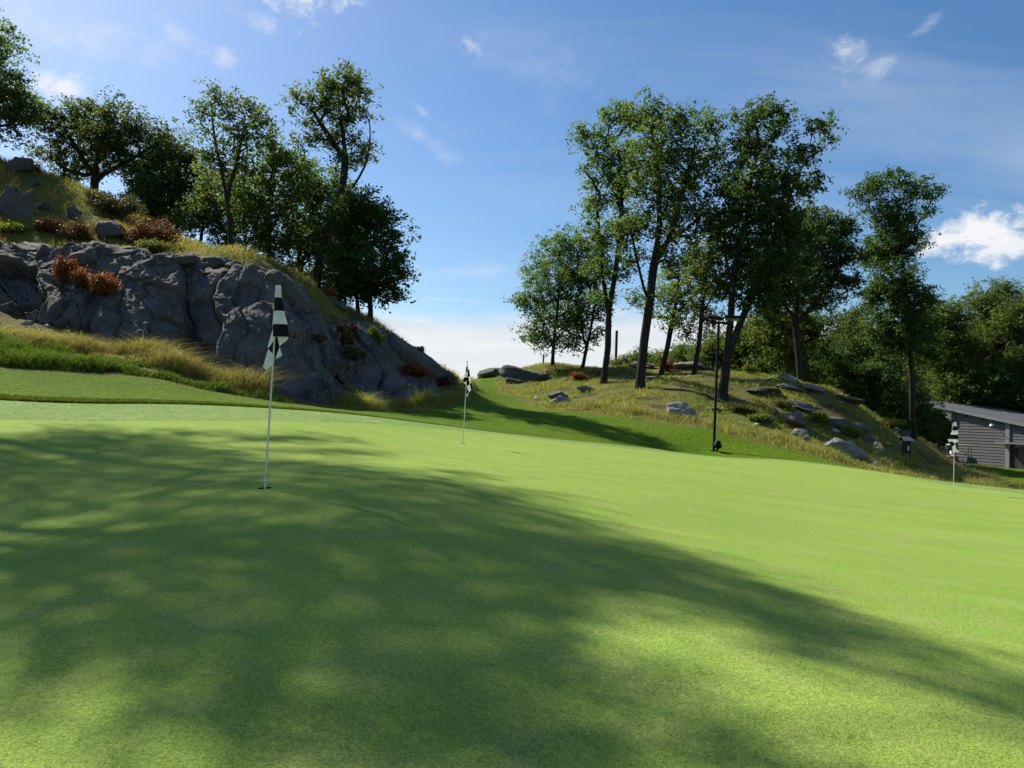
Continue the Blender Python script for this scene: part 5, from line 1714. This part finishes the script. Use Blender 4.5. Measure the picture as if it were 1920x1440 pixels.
PL = [(-130, 15.4), (0, 16.1), (150, 17.1), (300, 18.1), (400, 18.7), (480, 19.3), (560, 20.0), (560, 20.7), (480, 20.2), (400, 19.9), (300, 19.8), (150, 19.2), (0, 18.8), (-130, 18)]
X, Y = in_poly(PL, 33800, 1)
k, v = clumpy(X, Y, 0.7, 21, -0.5)
X, Y, v = X[k], Y[k], v[k]
g = np.random.default_rng(5)
blades('rough_grass', X, Y, g.uniform(0.08, 0.24, len(X)) * (1 + 0.5 * v) * edge_h(PL, X, Y, 0.4), 0.016, 2, 'ruff', label='dark green tufty rough grass above the mown strip on the left')
PL = [(-130, 18), (0, 18.5), (150, 18.9), (300, 19.4), (400, 19.6), (480, 19.9), (540, 20.5), (560, 21.2), (470, 21.2), (400, 21.3), (300, 21.5), (230, 21.6), (150, 21.4), (0, 21.0), (-130, 21)]
X, Y = in_poly(PL, 26000, 3)
k, v = clumpy(X, Y, 0.9, 22, -0.55)
X, Y, v = X[k], Y[k], v[k]
g = np.random.default_rng(6)
pxs = X / Y
hh = np.clip((pxs + 0.70) / 0.30, 0.0, 1.0)
blades('straw_grass', X, Y, (0.14 + 0.34 * hh) * g.uniform(0.6, 1.35, len(X)) * edge_h(PL, X, Y, 0.5), 0.011, 4, 'straw', 0.55, 'long straw coloured grass on the bank below the left rock face', droop=0.8)
PL = [(600, 20.9), (660, 21.5), (740, 23.2), (800, 24.8), (850, 26.8), (880, 30), (892, 36), (887, 42), (868, 38), (856, 33), (845, 30), (800, 27), (740, 25.3), (665, 22.9), (600, 21.8)]
X, Y = in_poly(PL, 26000, 7)
k, v = clumpy(X, Y, 0.9, 23, -0.7)
X, Y = X[k], Y[k]
g = np.random.default_rng(8)
blades('straw_grass', X, Y, 0.62 * g.uniform(0.5, 1.3, len(X)) * edge_h(PL, X, Y, 0.7), 0.013, 9, 'straw', 0.45, 'long straw grass below the lower outcrop left of the fairway gap', droop=0.7, tone=np.clip(g.normal(0.36, 0.2, len(X)), 0, 1))
PL = [(1000, 32.6), (1060, 30), (1150, 28.2), (1250, 27), (1340, 26), (1480, 24.4), (1600, 23.4), (1700, 23.0), (1800, 22.4), (1920, 21.5), (1920, 32), (1790, 34), (1700, 27), (1600, 25.2), (1480, 26.4), (1340, 27.4), (1250, 28.6), (1150, 30.5), (1080, 34)]
X, Y = in_poly(PL, 39000, 10)
k, v = clumpy(X, Y, 0.8, 24, -0.45)
X, Y = X[k], Y[k]
g = np.random.default_rng(11)
blades('straw_grass', X, Y, 0.27 * g.uniform(0.5, 1.4, len(X)) * edge_h(PL, X, Y, 0.9), 0.013, 12, 'straw', 0.45, 'fringe of straw grass along the lower edge of the right knoll', droop=0.6, tone=np.clip(g.normal(0.38, 0.24, len(X)), 0, 1))
# low tufts over the natural ground
g = np.random.default_rng(13)
for nm, (p0, p1), (d0, d1), n, lab in (('hill_grass', (-60, 860), (26, 42), 46000, 'yellow green tufted grass over the left hilltop'), ('knoll_grass', (900, 1720), (24, 54), 90000, 'mossy yellow green tufts over the right knoll'), ('slope_grass', (1690, 1960), (21, 70), 50000, 'tufted grass on the slope below the grey building')):
    dd = np.sqrt(g.uniform(d0 ** 2, d1 ** 2, n)); pp = g.uniform(p0, p1, n)
    X = (pp - 960) / FPX * dd; Y = dd
    k, v = clumpy(X, Y, 1.5, 31, -0.18 if nm != 'hill_grass' else -0.35)
    k &= (sdist(fair_poly, X, Y) > 0.05) & (sdist(lawn_poly, X, Y) > 0.05)
    if nm == 'hill_grass':
        k &= ~((pp > 585) & (dd < 32.3)) & ~((pp <= 585) & (dd < 27.4))
    X, Y, v = X[k], Y[k], v[k]
    blades(nm, X, Y, g.uniform(0.05, 0.17, len(X)) * (1 + 0.6 * v) * (1.6 if nm == 'hill_grass' else 1.0), 0.020, 14, 'tuft', 0.5, lab, tone=np.clip((0.78 if nm == 'hill_grass' else 0.58) + 0.35 * v + g.normal(0, 0.2, len(X)), 0, 1))
# upright lip of longer grass round the fringe on the far left
g = np.random.default_rng(15)
n = 26000
seg = [XY(-330, 12.2), XY(0, 13.0), XY(160, 13.6), XY(300, 14.5), XY(480, 16.0), XY(660, 17.6), XY(868, 18.4)]
fp = fringe_poly
sel = [i for i in range(len(fp)) if fp[i][1] > 11 and fp[i][0] < 0.0]
ii = g.choice(sel[:-1], n); tt = g.uniform(0, 1, n)[:, None]
base_ = fp[ii] * (1 - tt) + fp[(ii + 1) % len(fp)] * tt
nr = base_ / np.linalg.norm(base_, axis=1, keepdims=True)
off = g.uniform(0, 1, n) ** 1.5 * 0.55
q = base_ + nr * off[:, None]
hgt = 0.065 * g.uniform(0.6, 1.2, n) * np.clip(1.1 - 0.4 * off, 0.3, 1) * np.clip((2.0 - q[:, 0]) / 8.0, 0.25, 1)
blades('mown_edge', q[:, 0], q[:, 1], hgt, 0.010, 16, 'ruff', 0.3, 'crisp lip of mown rough along the left fringe of the green')
# turf of the green close to the camera
g = np.random.default_rng(17)
n = 230000
dd = 1.55 * (5.2 / 1.55) ** (g.uniform(0, 1, n) ** 1.0); pp = g.uniform(-40, 1960, n)
X = (pp - 960) / FPX * dd; Y = dd
fade = np.clip((5.2 - dd) / 2.6, 0.0, 1)
k = g.uniform(0, 1, n) < fade
X, Y = X[k], Y[k]
gx_ = fbm(np.stack([X * 22, Y * 22, X * 0], -1), 3, 44)
blades('turf', X, Y, 0.0085 * g.uniform(0.5, 1.4, len(X)) * (1 + 0.45 * gx_), 0.0032, 18, 'blade', 0.9, 'close mown turf of the putting green in the foreground', tone=np.clip(0.48 + 0.22 * gx_ + g.normal(0, 0.2, len(X)), 0, 1))
scene.cycles.max_bounces = 6
scene.cycles.diffuse_bounces = 3
scene.cycles.transmission_bounces = 3
scene.cycles.glossy_bounces = 2

print('LEAVES', NLEAF)
